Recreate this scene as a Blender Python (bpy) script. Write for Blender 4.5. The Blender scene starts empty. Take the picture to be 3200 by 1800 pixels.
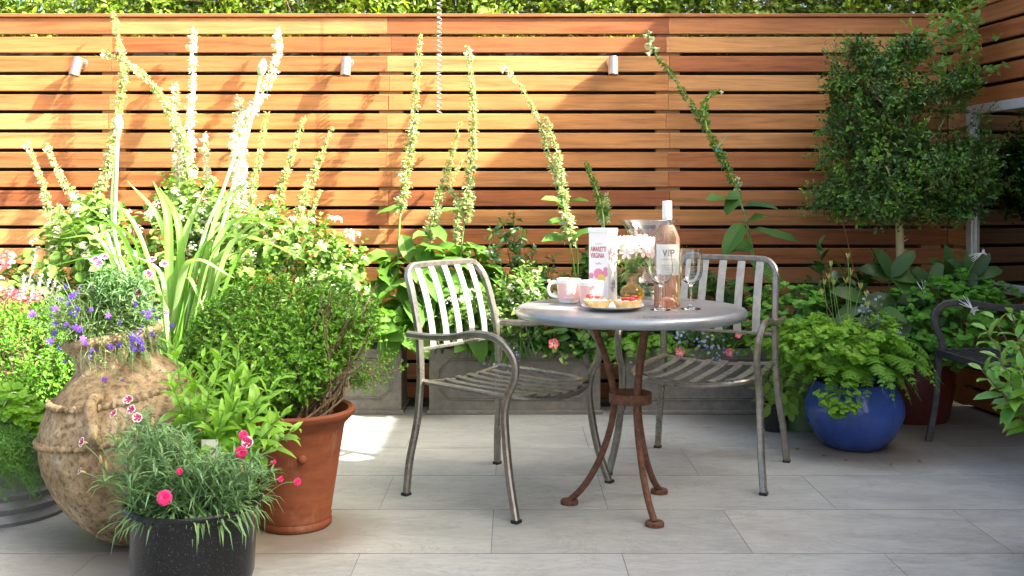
import bpy, math, random
import numpy as np
from mathutils import Vector, Matrix
random.seed(5); rng = np.random.default_rng(11)
S = bpy.context.scene; COL = S.collection
F, H, HZ = 3200.0, 1.12, 631.0          # focal length in photo pixels, eye height, horizon row

def Q(x, y, Y):                          # a point of the 2576 px wide view at a known distance Y
    k = 1.24224
    return np.array([(x*k-1600)*Y/F, Y, H-(y*k-HZ)*Y/F])
def GX(x, Y): return (x*1.24224-1600)*Y/F
def nrm(a):
    a = np.asarray(a, float); return a/np.maximum(np.linalg.norm(a, axis=-1, keepdims=True), 1e-9)
def rv(n):
    return nrm(rng.normal(size=(n, 3)))
def cat(pts, n=6):                       # smooth curve through points
    P = np.asarray(pts, float); P = np.vstack([2*P[0]-P[1], P, 2*P[-1]-P[-2]]); out = []
    for i in range(1, len(P)-2):
        for k in range(n):
            t = k/n
            out.append(.5*((2*P[i])+(-P[i-1]+P[i+1])*t+(2*P[i-1]-5*P[i]+4*P[i+1]-P[i+2])*t*t+(-P[i-1]+3*P[i]-3*P[i+1]+P[i+2])*t**3))
    out.append(P[-2]); return np.array(out)
def circ(n, r=1.0):
    a = np.arange(n)*2*np.pi/n; return np.stack([np.cos(a), np.sin(a)], 1)*r
def rect(w, h, b=.15):                   # chamfered rectangle profile
    c = min(w, h)*b; x, y = w/2, h/2
    return np.array([(x, -y+c), (x, y-c), (x-c, y), (-x+c, y), (-x, y-c), (-x, -y+c), (-x+c, -y), (x-c, -y)])

class MB:
    def __init__(s): s.V = []; s.Fc = []; s.n = 0; s.M = None; s.flat = []
    def add(s, V, Fc):
        V = np.asarray(V, float).reshape(-1, 3)
        if s.M is not None: V = V@np.array(s.M)[:3, :3].T+np.array(s.M)[:3, 3]
        for f in Fc:
            f = np.asarray(f)
            if f.size: s.Fc.append(f.reshape(-1, f.shape[-1])+s.n)
        s.V.append(V); s.n += len(V)
    def sweep(s, pts, prof, sc=None, up=None, caps=True, closed=False):
        P = np.asarray(pts, float); n = len(P); k = len(prof); prof = np.asarray(prof, float)
        T = np.empty_like(P); T[1:-1] = P[2:]-P[:-2]; T[0] = P[1]-P[0]; T[-1] = P[-1]-P[-2]
        if closed: T[0] = T[-1] = P[1]-P[-2]
        T = nrm(T); sc = np.ones(n) if sc is None else np.broadcast_to(sc, (n,)); out = np.empty((n, k, 3))
        u = np.array(up if up is not None else ((0, 0, 1) if abs(T[0][2]) < .9 else (0, 1, 0)), float)
        for i in range(n):
            a = np.cross(u, T[i]); a = a/max(np.linalg.norm(a), 1e-9); b = np.cross(T[i], a)
            if up is None: u = b
            out[i] = P[i]+(prof[:, :1]*a+prof[:, 1:]*b)*sc[i]
        idx = np.arange(n*k).reshape(n, k); j = np.roll(idx, -1, 1)
        Fq = np.stack([idx[:-1], j[:-1], j[1:], idx[1:]], -1).reshape(-1, 4)
        fs = [Fq]
        if caps and not closed: fs += [idx[0][::-1][None], idx[-1][None]]
        s.add(out, fs); return s
    def tube(s, pts, r, n=8, caps=True):
        r = np.asarray(r, float); P = np.asarray(pts, float)
        if r.ndim == 1 and len(r) != len(P): r = np.interp(np.linspace(0, 1, len(P)), np.linspace(0, 1, len(r)), r)
        return s.sweep(P, circ(n), r if r.ndim else np.full(len(P), float(r)), caps=caps)
    def lathe(s, prof, n=48, c=(0, 0, 0), wob=0):
        p = np.asarray(prof, float); a = np.arange(n)*2*np.pi/n
        V = np.stack([p[:, None, 0]*np.cos(a), p[:, None, 0]*np.sin(a), np.repeat(p[:, 1:2], n, 1)], -1)+np.array(c)
        if wob: V[..., :2] += wob*np.sin(3*a+V[..., 2:3].mean(1)*9)[..., None]*.5
        idx = np.arange(len(p)*n).reshape(len(p), n); j = np.roll(idx, -1, 1)
        s.add(V, [np.stack([idx[:-1], j[:-1], j[1:], idx[1:]], -1).reshape(-1, 4)]); return s
    def disc(s, c, r, n=32, nv=(0, 0, 1), jit=0):
        nv = nrm(nv); a = nrm(np.cross(nv, (0.3, 1, .1))); b = np.cross(nv, a); q = circ(n, r)
        V = np.array(c)+q[:, :1]*a+q[:, 1:]*b
        s.add(np.vstack([[c], V]), [np.array([[0, 1+i, 1+(i+1) % n] for i in range(n)])]); return s
    def box(s, a, b, ch=.002):
        a = np.array(a, float); b = np.array(b, float); c = (a+b)/2; d = np.abs(b-a); ax = int(np.argmax(d))
        e = [i for i in range(3) if i != ax]; P = np.array([c, c]); P[0][ax] -= d[ax]/2; P[1][ax] += d[ax]/2
        up = np.zeros(3); up[e[1]] = 1
        return s.sweep(P, rect(d[e[0]], d[e[1]], ch/max(min(d[e[0]], d[e[1]]), 1e-6)), up=up)
    def ball(s, c, r, n=10, m=7, sq=(1, 1, 1)):
        th = np.linspace(0, np.pi, m)[1:-1]; a = np.arange(n)*2*np.pi/n
        V = np.stack([np.sin(th)[:, None]*np.cos(a), np.sin(th)[:, None]*np.sin(a), np.repeat(np.cos(th)[:, None], n, 1)], -1).reshape(-1, 3)
        V = np.vstack([V, [[0, 0, 1], [0, 0, -1]]])*r*np.array(sq)+np.array(c); k = len(th)
        idx = np.arange(k*n).reshape(k, n); j = np.roll(idx, -1, 1)
        s.add(V, [np.stack([idx[:-1], idx[1:], j[1:], j[:-1]], -1).reshape(-1, 4),
                  np.stack([np.full(n, k*n), idx[0], j[0]], -1), np.stack([np.full(n, k*n+1), j[-1], idx[-1]], -1)]); return s
    TPL = {'small': ([.5], [.5]), 'oval': ([.22, .5, .78], [.4, .5, .34]), 'lance': ([.15, .4, .7], [.36, .5, .3]),
           'strap': ([.06, .2, .4, .6, .8, .92], [.42, .5, .5, .48, .38, .22]), 'obov': ([.3, .65, .88], [.26, .5, .36]),
           'heart': ([.06, .2, .42, .66, .86], [.34, .5, .48, .32, .14]), 'petal': ([.35, .7, .93], [.3, .5, .38])}
    def leaves(s, p, d, n, L, W, tpl='oval', curl=.15, fold=.15, wave=0):
        p = np.atleast_2d(p); N = len(p)
        if N == 0: return s
        d = nrm(np.broadcast_to(d, (N, 3))); sd = nrm(np.cross(d, np.broadcast_to(n, (N, 3))+1e-4)); nn = np.cross(sd, d)
        L = np.broadcast_to(L, (N,))[:, None]; W = np.broadcast_to(W, (N,))[:, None]; curl = np.broadcast_to(curl, (N,))[:, None]
        ts, ws = s.TPL[tpl]; m = len(ts); rows = [p]
        for t, w in zip(ts, ws):
            c = p+d*L*t-nn*L*curl*t*t
            o = sd*W*w; up = nn*W*w*fold*2
            wv = nn*W*wave*rng.uniform(-1, 1, (N, 1)); w2 = nn*W*wave*rng.uniform(-1, 1, (N, 1))
            rows += [c-o+up+wv, c, c+o+up+w2]
        rows.append(p+d*L*(1-.3*np.abs(curl))-nn*L*curl)
        V = np.stack(rows, 1); k = V.shape[1]; base = (np.arange(N)*k)[:, None]
        tr = [[0, 1, 2], [0, 2, 3]]; q = []
        for i in range(m-1):
            a = 1+3*i; q += [[a, a+3, a+4, a+1], [a+1, a+4, a+5, a+2]]
        a = 1+3*(m-1); tr += [[a, k-1, a+1], [a+1, k-1, a+2]]
        fs = [(base[:, :, None]+np.array(tr)[None]).reshape(-1, 3)]
        if q: fs.append((base[:, :, None]+np.array(q)[None]).reshape(-1, 4))
        s.add(V, fs); return s
    def data(s, name, smooth=True):
        me = bpy.data.meshes.new(name)
        V = np.concatenate(s.V) if s.V else np.zeros((0, 3))
        me.vertices.add(len(V)); me.vertices.foreach_set('co', V.astype(np.float32).ravel())
        li = np.concatenate([f.ravel() for f in s.Fc]).astype(np.int32)
        tot = np.concatenate([np.full(len(f), f.shape[1]) for f in s.Fc]).astype(np.int32)
        st = np.concatenate([[0], np.cumsum(tot)[:-1]]).astype(np.int32)
        me.loops.add(len(li)); me.loops.foreach_set('vertex_index', li)
        me.polygons.add(len(tot)); me.polygons.foreach_set('loop_start', st); me.polygons.foreach_set('loop_total', tot)
        me.update(calc_edges=True); me.validate()
        me.polygons.foreach_set('use_smooth', np.full(len(me.polygons), smooth))
        if smooth: me.set_sharp_from_angle(angle=math.radians(42))
        return me

OFF = {}
def tag(o, label=None, cat=None, group=None, kind=None):
    for k, v in (('label', label), ('category', cat), ('group', group), ('kind', kind)):
        if v: o[k] = v
    return o
def thing(name, label, cat, loc=(0, 0, 0), rz=0, group=None, rot=None):
    o = bpy.data.objects.new(name, None); COL.objects.link(o); o.empty_display_size = .1
    o.location = [float(c) for c in loc]; o.rotation_euler = rot or (0, 0, rz); OFF[o] = np.array(loc, float)
    return tag(o, label, cat, group)
def part(name, mb, mat, parent=None, world=True, smooth=True, label=None, kind=None):
    if isinstance(mb, MB):
        if not mb.V: return None
        if parent is not None and world and not getattr(mb, 'done', 0): mb.V = [v-OFF[parent] for v in mb.V]; mb.done = 1
        me = mb.data(name, smooth); me.materials.append(mat)
    else: me = mb
    o = bpy.data.objects.new(name, me); COL.objects.link(o)
    if parent is not None: o.parent = parent; OFF[o] = OFF.get(parent, np.zeros(3))
    return tag(o, label=label, kind=kind)
def solo(name, mb, mat, label=None, cat=None, group=None, kind=None, smooth=True):
    return tag(part(name, mb, mat, smooth=smooth), label, cat, group, kind)
def put(name, me, parent, p, rot=(0, 0, 0), sc=1):      # a copy of a small shared mesh at world point p
    o = bpy.data.objects.new(name, me); COL.objects.link(o); o.parent = parent
    o.location = [float(c) for c in np.array(p)-OFF[parent]]; o.rotation_euler = rot; o.scale = (sc, sc, sc); return o
def face(d):                                            # euler turning +Z to direction d
    return Vector([float(c) for c in d]).to_track_quat('Z', 'Y').to_euler()
def text_mesh(s, size, bold=0):
    cu = bpy.data.curves.new('lettering', 'FONT'); cu.body = s; cu.size = size; cu.align_x = 'CENTER'; cu.offset = bold
    ob = bpy.data.objects.new('lettering', cu); COL.objects.link(ob)
    me = bpy.data.meshes.new_from_object(ob.evaluated_get(bpy.context.evaluated_depsgraph_get()))
    V = np.array([v.co[:] for v in me.vertices]); Fc = [np.array([list(p.vertices)]) for p in me.polygons]
    bpy.data.objects.remove(ob); bpy.data.curves.remove(cu); bpy.data.meshes.remove(me); return V, Fc

# ---------------------------------------------------------------- materials
class NT:
    def __init__(s, name):
        s.m = bpy.data.materials.new(name); s.m.use_nodes = True; s.t = s.m.node_tree; s.t.nodes.clear()
        s.out = s.n('ShaderNodeOutputMaterial'); s.b = s.n('ShaderNodeBsdfPrincipled'); s.l(s.b.outputs[0], s.out.inputs[0])
    def n(s, t, **kw):
        x = s.t.nodes.new(t)
        for k, v in kw.items():
            if hasattr(x, k): setattr(x, k, v)
            else: x.inputs[k.replace('_', ' ')].default_value = v
        return x
    def l(s, a, b): s.t.links.new(a, b)
    def co(s, sc=(1, 1, 1), isl=0):
        c = s.n('ShaderNodeTexCoord').outputs['Object']; mp = s.n('ShaderNodeMapping'); s.l(c, mp.inputs[0]); mp.inputs['Scale'].default_value = sc
        if isl:
            g = s.n('ShaderNodeNewGeometry').outputs['Random Per Island']; m = s.n('ShaderNodeMath', operation='MULTIPLY'); m.inputs[1].default_value = isl
            s.l(g, m.inputs[0]); s.l(m.outputs[0], mp.inputs['Location'])
        return mp.outputs[0]
    def noise(s, co, scale, det=4, rough=.55, dist=0):
        x = s.n('ShaderNodeTexNoise'); s.l(co, x.inputs['Vector']); x.inputs['Scale'].default_value = scale; x.inputs['Detail'].default_value = det
        x.inputs['Roughness'].default_value = rough; x.inputs['Distortion'].default_value = dist; return x.outputs['Fac']
    def ramp(s, f, stops):
        r = s.n('ShaderNodeValToRGB'); s.l(f, r.inputs[0]); e = r.color_ramp.elements
        while len(e) < len(stops): e.new(.5)
        for el, (p, c) in zip(e, stops): el.position = p; el.color = (*c, 1) if len(c) == 3 else c
        return r.outputs[0]
    def mix(s, f, a, b, mode='MIX'):
        x = s.n('ShaderNodeMix', data_type='RGBA', blend_type=mode)
        for v, i in ((f, 0), (a, 6), (b, 7)):
            if hasattr(v, 'is_linked'): s.l(v, x.inputs[i])
            else: x.inputs[i].default_value = v if i == 0 else (*v, 1)
        return x.outputs[2]
    def bump(s, h, st=.3, d=.01):
        b = s.n('ShaderNodeBump'); b.inputs['Strength'].default_value = st; b.inputs['Distance'].default_value = d; s.l(h, b.inputs['Height']); s.l(b.outputs[0], s.b.inputs['Normal']); return b
    def set(s, col=None, **kw):
        if col is not None:
            if hasattr(col, 'is_linked'): s.l(col, s.b.inputs['Base Color'])
            else: s.b.inputs['Base Color'].default_value = (*col, 1)
        for k, v in kw.items():
            k = k.replace('_', ' ')
            if hasattr(v, 'is_linked'): s.l(v, s.b.inputs[k])
            else: s.b.inputs[k].default_value = v
        return s.m
def plain(name, a, b=None, scale=20, rough=.5, metal=0, bump=0, det=5, lo=.35, hi=.65, sc=(1, 1, 1), bd=.004, **kw):
    t = NT(name)
    if b is None and not bump: return t.set(a, Roughness=rough, Metallic=metal, **kw)
    f = t.noise(t.co(sc), scale, det)
    if bump: t.bump(f, bump, bd)
    return t.set(t.ramp(f, [(lo, a), (hi, b or a)]), Roughness=rough, Metallic=metal, **kw)
def leafm(name, stops, rough=.42, tr=.28, spec=.4, tint=(1.25, 1.3, .6)):
    t = NT(name); g = t.n('ShaderNodeNewGeometry').outputs['Random Per Island']
    c = t.ramp(g, [(i/max(len(stops)-1, 1), x) for i, x in enumerate(stops)])
    t.set(c, Roughness=rough, Specular_IOR_Level=spec)
    tl = t.n('ShaderNodeBsdfTranslucent'); t.l(t.mix(1, c, tint, 'MULTIPLY'), tl.inputs[0])
    mx = t.n('ShaderNodeMixShader'); mx.inputs[0].default_value = tr; t.l(t.b.outputs[0], mx.inputs[1]); t.l(tl.outputs[0], mx.inputs[2]); t.l(mx.outputs[0], t.out.inputs[0]); return t.m

def wood_mat(name, stops, gs=1):
    t = NT(name); g = t.n('ShaderNodeNewGeometry').outputs['Random Per Island']
    c = t.co((.5, 9, 9), 37); f = t.noise(c, 3.2*gs, 7, .62, .6); f2 = t.noise(t.co((1.2, 40, 40), 11), 5, 4, .6)
    f3 = t.noise(t.co((.9, 1.5, 1.5), 21), 2.2, 3)
    base = t.ramp(g, [(i/(len(stops)-1), s) for i, s in enumerate(stops)])
    d = t.ramp(f, [(.28, (.55, .48, .42)), (.5, (1, 1, 1)), (.72, (1.22, 1.2, 1.1))])
    x = t.mix(1, base, d, 'MULTIPLY'); x = t.mix(1, x, t.ramp(f2, [(.3, (.82, .8, .78)), (.6, (1.06, 1.06, 1.06))]), 'MULTIPLY')
    x = t.mix(1, x, t.ramp(f3, [(.3, (.8, .76, .74)), (.6, (1.05, 1.05, 1.05))]), 'MULTIPLY')
    t.bump(f2, .25, .002); return t.set(x, Roughness=.5, Specular_IOR_Level=.35)
W_FENCE = wood_mat('oiled_hardwood', [(.33, .112, .036), (.45, .2, .068), (.29, .092, .031), (.47, .232, .086), (.37, .135, .044), (.27, .084, .03), (.46, .215, .076), (.42, .17, .055), (.49, .255, .1), (.32, .104, .035)])
W_POST = wood_mat('post_wood', [(.36, .2, .09), (.42, .25, .12)])
DARK = plain('near_black', (.012, .01, .009), (.03, .025, .02), 6, .9)  # near-black colour that paints the darkness behind the slat gaps
M_SCREW = plain('screw_heads', (.2, .13, .09), rough=.5, metal=.4)
STEEL = plain('brushed_steel', (.62, .5, .4), (.72, .6, .5), 40, .28, .9)
CHAIR = None

def chair_mat(name, a, b, rust=.64, rough=.34, metal=.75):
    t = NT(name); f = t.noise(t.co(), 9, 6, .6); f2 = t.noise(t.co(), 38, 4); f3 = t.noise(t.co(), 5.5, 8, .7)
    c = t.mix(t.ramp(f2, [(.35, (0, 0, 0)), (.65, (1, 1, 1))]), a, b)
    k = t.ramp(f3, [(rust, (0, 0, 0)), (rust+.06, (1, 1, 1))])
    c = t.mix(k, c, (.11, .035, .018)); t.bump(f2, .12, .002)
    r = t.ramp(f, [(.3, (rough-.08,)*3), (.7, (rough+.16,)*3)])
    mt = t.ramp(k, [(0, (metal,)*3), (1, (0, 0, 0))])
    return t.set(c, Roughness=r, Metallic=mt)
M_CHAIR = chair_mat('weathered_gunmetal', (.22, .2, .17), (.31, .285, .245), .68, rough=.28)
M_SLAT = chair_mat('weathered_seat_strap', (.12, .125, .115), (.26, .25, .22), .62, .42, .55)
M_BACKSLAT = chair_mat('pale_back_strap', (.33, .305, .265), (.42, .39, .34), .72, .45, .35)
M_RUST = plain('rusted_iron', (.075, .03, .018), (.17, .07, .035), 55, .8, .15, .5)
def zinc():
    t = NT('zinc_top'); f = t.noise(t.co(), 7, 7, .6); f2 = t.noise(t.co(), 60, 5, .7)
    c = t.ramp(f, [(.3, (.2, .22, .235)), (.7, (.33, .35, .365))])
    c = t.mix(t.ramp(f2, [(.66, (0, 0, 0)), (.74, (1, 1, 1))]), c, (.5, .5, .5))
    return t.set(c, Roughness=t.ramp(f, [(.3, (.26,)*3), (.7, (.42,)*3)]), Metallic=.45)
M_ZINC = zinc()
M_LEAD = plain('lead_grey_planter', (.13, .115, .097), (.18, .16, .136), 35, .55, .0, .25, bd=.003)
M_SOIL = plain('potting_soil', (.012, .008, .006), (.04, .026, .018), 60, .95, 0, .9)
def stone():
    t = NT('grey_stone_paving'); i = t.n('ShaderNodeNewGeometry').outputs['Random Per Island']
    base = t.ramp(i, [(0, (.33, .335, .318)), (.3, (.385, .378, .352)), (.6, (.355, .362, .35)), (1, (.4, .392, .36))])
    v = t.noise(t.co((1, 2.6, 1), 13), 2.4, 9, .66, .9); f2 = t.noise(t.co((1, 3.5, 1), 5), 14, 6, .65, .4); f3 = t.noise(t.co(), 170, 3)
    b = t.mix(1, base, t.ramp(v, [(.3, (.8, .81, .82)), (.5, (1, 1, 1)), (.7, (1.1, 1.08, 1.05))]), 'MULTIPLY')
    b = t.mix(1, b, t.ramp(f2, [(.32, (.88, .87, .86)), (.6, (1.04, 1.04, 1.04))]), 'MULTIPLY')
    # brown damp stains
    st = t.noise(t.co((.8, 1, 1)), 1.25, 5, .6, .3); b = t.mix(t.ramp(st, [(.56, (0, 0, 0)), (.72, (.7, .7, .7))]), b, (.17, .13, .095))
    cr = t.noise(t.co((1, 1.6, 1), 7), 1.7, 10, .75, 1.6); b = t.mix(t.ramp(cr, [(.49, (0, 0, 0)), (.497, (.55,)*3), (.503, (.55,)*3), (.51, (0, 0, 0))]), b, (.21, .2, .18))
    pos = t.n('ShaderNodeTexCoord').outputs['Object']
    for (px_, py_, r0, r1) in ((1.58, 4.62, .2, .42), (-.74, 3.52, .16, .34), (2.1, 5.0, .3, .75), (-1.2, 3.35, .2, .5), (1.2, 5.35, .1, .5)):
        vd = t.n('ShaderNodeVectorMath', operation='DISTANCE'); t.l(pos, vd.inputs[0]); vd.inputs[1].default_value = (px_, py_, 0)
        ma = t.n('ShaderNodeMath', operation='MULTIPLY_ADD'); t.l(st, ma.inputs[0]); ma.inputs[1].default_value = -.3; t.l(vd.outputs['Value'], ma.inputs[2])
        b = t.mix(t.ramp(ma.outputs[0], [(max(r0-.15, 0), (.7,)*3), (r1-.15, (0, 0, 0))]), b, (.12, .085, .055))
    t.bump(f3, .12, .002); return t.set(b, Roughness=t.ramp(v, [(.3, (.42,)*3), (.7, (.6,)*3)]), Specular_IOR_Level=.4)
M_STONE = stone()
M_GROUT = plain('grout', (.09, .082, .07), (.16, .148, .125), 30, .9)
M_EARTH = plain('bare_ground', (.06, .045, .03), (.11, .09, .06), 8, .95)
def terra():
    t = NT('terracotta'); a = t.noise(t.co((1, 1, 3)), 9, 6, .6); b = t.noise(t.co((1, 1, .6), 0), 5, 9, .72, .4); d = t.noise(t.co(), 90, 4)
    c = t.ramp(a, [(.3, (.135, .036, .014)), (.7, (.2, .06, .024))]); c = t.mix(t.ramp(b, [(.55, (0, 0, 0)), (.75, (.4,)*3)]), c, (.42, .3, .22)); c = t.mix(t.ramp(b, [(.28, (.5,)*3), (.4, (0, 0, 0))]), c, (.08, .03, .015))
    t.bump(d, .15, .003); return t.set(c, Roughness=.75, Specular_IOR_Level=.25)
M_TERRA = terra()
M_TERRA2 = plain('old_terracotta', (.25, .1, .055), (.36, .15, .08), 14, .8)
def jar_mat():
    t = NT('weathered_clay'); a = t.noise(t.co(), 9, 9, .7, .5); b = t.noise(t.co((1, 1, 1)), 52, 8, .75); z = t.noise(t.co((1, 1, .5)), 4, 6, .65)
    c = t.ramp(a, [(.3, (.08, .056, .032)), (.42, (.19, .135, .075)), (.55, (.3, .22, .13)), (.7, (.44, .37, .26))])
    c = t.mix(t.ramp(b, [(.46, (0, 0, 0)), (.62, (.85,)*3)]), c, (.06, .043, .025)); c = t.mix(t.ramp(z, [(.58, (0, 0, 0)), (.72, (.6,)*3)]), c, (.5, .45, .36))
    t.bump(b, .55, .006); return t.set(c, Roughness=.9, Specular_IOR_Level=.15)
M_JAR = jar_mat()
def glaze(name, a, b, speck=None, rough=.12, scale=5):
    t = NT(name); f = t.noise(t.co((1, 1, .5)), scale, 6, .6); c = t.ramp(f, [(.3, a), (.7, b)])
    if speck:
        g = t.noise(t.co(), 260, 2); c = t.mix(t.ramp(g, [(.6, (0, 0, 0)), (.72, (1, 1, 1))]), c, speck)
    f2 = t.noise(t.co(), 60, 3); t.bump(f2, .06, .002); return t.set(c, Roughness=rough, Specular_IOR_Level=.22 if speck and a[2] < .01 else .5)
M_BLACK = glaze('black_speckled_glaze', (.004, .0045, .005), (.014, .0145, .015), (.06, .068, .072), .24)
M_BLUE = glaze('cobalt_glaze', (.018, .045, .2), (.045, .1, .36), (.02, .025, .1), .14, 4)
M_GREENPOT = glaze('olive_green_glaze', (.1, .16, .07), (.15, .22, .1), None, .3)
M_REDPOT = glaze('oxblood_glaze', (.07, .012, .009), (.12, .022, .015), None, .28)
M_GREYPOT = plain('ribbed_grey_metal', (.12, .125, .13), (.2, .205, .21), 10, .5, .3, .2)
M_NURS = plain('black_plastic', (.012, .012, .012), None, rough=.4)
M_BENCH = plain('dark_painted_iron', (.045, .044, .046), (.08, .077, .078), 40, .42, .3, .15)
M_ALU = plain('pale_aluminium', (.52, .53, .53), (.6, .6, .6), 30, .35, .35)
t = NT('mirror_glass'); M_MIRROR = t.set((.33, .36, .34), Roughness=.015, Metallic=1.0)
def glassm(name, c, ior=1.46, rough=0):
    t = NT(name); return t.set(c, Roughness=rough, Transmission_Weight=1.0, IOR=ior)
M_GLASS = glassm('clear_glass', (.985, .99, .985)); M_WINE = glassm('rose_wine', (1, .66, .5), 1.3); M_WINE.node_tree.nodes['Principled BSDF'].inputs['Transmission Weight'].default_value = .88
t = NT('thin_clear_glass'); tb_ = t.n('ShaderNodeBsdfTransparent'); tb_.inputs[0].default_value = (.96, .975, .97, 1); gl_ = t.n('ShaderNodeBsdfGlossy'); gl_.inputs['Roughness'].default_value = .02; lw_ = t.n('ShaderNodeLayerWeight'); lw_.inputs[0].default_value = .32
mx_ = t.n('ShaderNodeMixShader'); t.l(t.ramp(lw_.outputs['Facing'], [(0, (.06,)*3), (.55, (.16,)*3), (.9, (.6,)*3), (1, (.9,)*3)]), mx_.inputs[0]); t.l(tb_.outputs[0], mx_.inputs[1]); t.l(gl_.outputs[0], mx_.inputs[2]); t.l(mx_.outputs[0], t.out.inputs[0]); M_THIN = t.m
M_AMBER = glassm('amber_glass', (.8, .5, .12)); M_BRASS = plain('gilded_collar', (.5, .34, .15), (.7, .55, .3), 60, .3, .8)
M_WHITE = plain('white_glaze', (.82, .81, .78), rough=.18); M_PINK = plain('pale_pink_glaze', (.8, .47, .45), rough=.22)
M_PAPER = plain('cream_paper', (.78, .74, .68), rough=.7); M_TIN = plain('white_lithographed_tin', (.85, .82, .82), rough=.3)
M_INKR = plain('dusty_red_ink', (.45, .12, .13), rough=.5); M_INKG = plain('grey_ink', (.2, .19, .18), rough=.6); M_INKB = plain('navy_ink', (.06, .07, .2), rough=.5)
M_INKP = plain('pink_print', (.78, .25, .38), rough=.4); M_INKY = plain('yellow_print', (.8, .62, .12), rough=.4)
M_PASTRY = plain('baked_pastry', (.56, .36, .13), (.7, .5, .23), 40, .7, 0, .3); M_CREAM = plain('whipped_cream', (.85, .82, .74), rough=.5)
M_BERRY = plain('cut_strawberry', (.5, .01, .015), (.68, .07, .06), 70, .25)
M_CAPS = plain('white_capsule', (.84, .84, .83), rough=.3)
M_SPRING = plain('galvanised_spiral', (.55, .55, .54), rough=.3, metal=.8)
M_BRICK = None
# foliage
L_HEDGE = leafm('hedge_leaf', [(.08, .17, .015), (.17, .28, .02), (.25, .36, .03), (.12, .22, .02), (.32, .42, .04)], tr=.4)
L_BOX = leafm('box_leaf', [(.06, .18, .014), (.11, .27, .02), (.17, .37, .035), (.075, .2, .015), (.13, .31, .025)], .4, .2, .3)
L_TREE = leafm('dark_box_leaf', [(.018, .062, .014), (.04, .115, .02), (.07, .17, .028), (.025, .08, .016)], .38, .14, .35)
L_TREEN = leafm('new_box_leaf', [(.09, .21, .02), (.15, .3, .03)], .36, .3)
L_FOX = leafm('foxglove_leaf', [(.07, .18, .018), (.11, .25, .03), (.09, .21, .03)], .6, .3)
L_FOXD = leafm('shaded_foxglove_leaf', [(.03, .1, .018), (.05, .14, .024), (.07, .17, .03)], .6, .25)  # darker copy of the foxglove leaf, shade put into its colour
L_FLOR = leafm('sun_paled_floret', [(.3, .42, .1), (.55, .62, .3), (.78, .78, .6), (.25, .38, .08), (.65, .68, .45)], .6, .35, tint=(1, 1, .8))  # florets paled so the colour carries the glare of strong sun
L_FLORW = leafm('white_floret', [(.8, .8, .7), (.85, .84, .8), (.6, .66, .4)], .6, .35, tint=(1, 1, .95))
L_FLORG = leafm('green_seed_pod', [(.12, .24, .05), (.2, .34, .09), (.16, .28, .06)], .55, .25)
L_STRAP = leafm('strap_leaf', [(.12, .28, .035), (.2, .37, .08), (.34, .48, .2), (.15, .31, .05)], .36, .35)
L_DAPH = leafm('lime_leaf', [(.15, .33, .03), (.21, .42, .04), (.27, .48, .06)], .36, .35)
L_PINKS = leafm('blue_green_leaf', [(.1, .2, .075), (.15, .27, .12), (.1, .22, .05), (.2, .31, .13)], .55, .2)
L_LOB = leafm('lobelia_stem', [(.11, .2, .04), (.15, .25, .07), (.12, .13, .08)], .6, .2)
L_PURPLE = leafm('violet_petal', [(.11, .03, .5), (.16, .05, .62), (.22, .08, .7)], .6, .3, tint=(1, .8, 1.2))
L_PALEBL = leafm('pale_blue_petal', [(.32, .36, .72), (.45, .5, .8), (.6, .62, .85)], .6, .3, tint=(1, 1, 1.1))
L_FERN = leafm('fern_frond', [(.09, .23, .015), (.14, .32, .025), (.11, .26, .018)], .55, .3)
L_FERNY = leafm('yellow_fern_frond', [(.16, .28, .03), (.22, .36, .05)], .55, .3)
L_AQUI = leafm('aquilegia_leaf', [(.17, .36, .025), (.25, .46, .035), (.12, .29, .02), (.21, .41, .03)], .5, .35)
L_AQUID = leafm('columbine_leaf', [(.08, .24, .022), (.13, .34, .03), (.1, .28, .028), (.06, .19, .018)], .5, .3)
L_HELL = leafm('hellebore_leaf', [(.022, .06, .012), (.04, .095, .016), (.06, .125, .02)], .4, .18, .35)
L_CAM = leafm('camellia_leaf', [(.028, .09, .016), (.045, .13, .022), (.022, .07, .014)], .25, .15, .6)
L_CAMN = leafm('camellia_new_leaf', [(.14, .32, .04), (.19, .38, .06), (.1, .26, .04)], .25, .35, .6)
L_MIX = leafm('border_leaf', [(.1, .2, .03), (.16, .28, .05), (.22, .34, .08), (.08, .17, .03)], .5, .35)
L_VINE = leafm('vine_leaf', [(.12, .25, .04), (.17, .32, .05), (.1, .2, .03)], .45, .35)
L_ASP = leafm('feathery_leaf', [(.06, .16, .02), (.09, .2, .03)], .6, .2)
L_PETWH = leafm('white_petal', [(.85, .83, .8), (.85, .78, .76)], .6, .3, tint=(1, 1, 1))
L_ALST = leafm('blush_petal', [(.85, .62, .62), (.85, .75, .72), (.82, .5, .52)], .55, .35, tint=(1, .95, .95))
L_HOT = leafm('hot_pink_petal', [(.75, .02, .17), (.82, .06, .25)], .6, .25, tint=(1, .8, .9))
L_BURG = leafm('burgundy_petal', [(.3, .012, .09), (.4, .03, .13)], .6, .25, tint=(1, .8, .9))
L_PET = leafm('pink_petunia', [(.85, .14, .25), (.85, .2, .22)], .5, .3, tint=(1, .9, .9))
L_PALEY = leafm('dry_seed_head', [(.42, .42, .12), (.5, .4, .16), (.36, .45, .1)], .6, .3)
G_STEM = plain('green_stem', (.12, .22, .05), (.18, .3, .07), 30, .5); G_PALE = plain('pale_stem', (.42, .52, .26), (.55, .62, .36), 20, .5)
G_DARK = plain('dark_green_stem', (.04, .09, .03), (.07, .13, .04), 30, .5)
T_TWIG = plain('brown_twig', (.11, .065, .035), (.2, .13, .075), 30, .8, 0, .3); T_TRUNK = plain('pale_bark', (.4, .3, .15), (.58, .47, .27), 22, .8, 0, .5, sc=(1, 1, .4))
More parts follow.
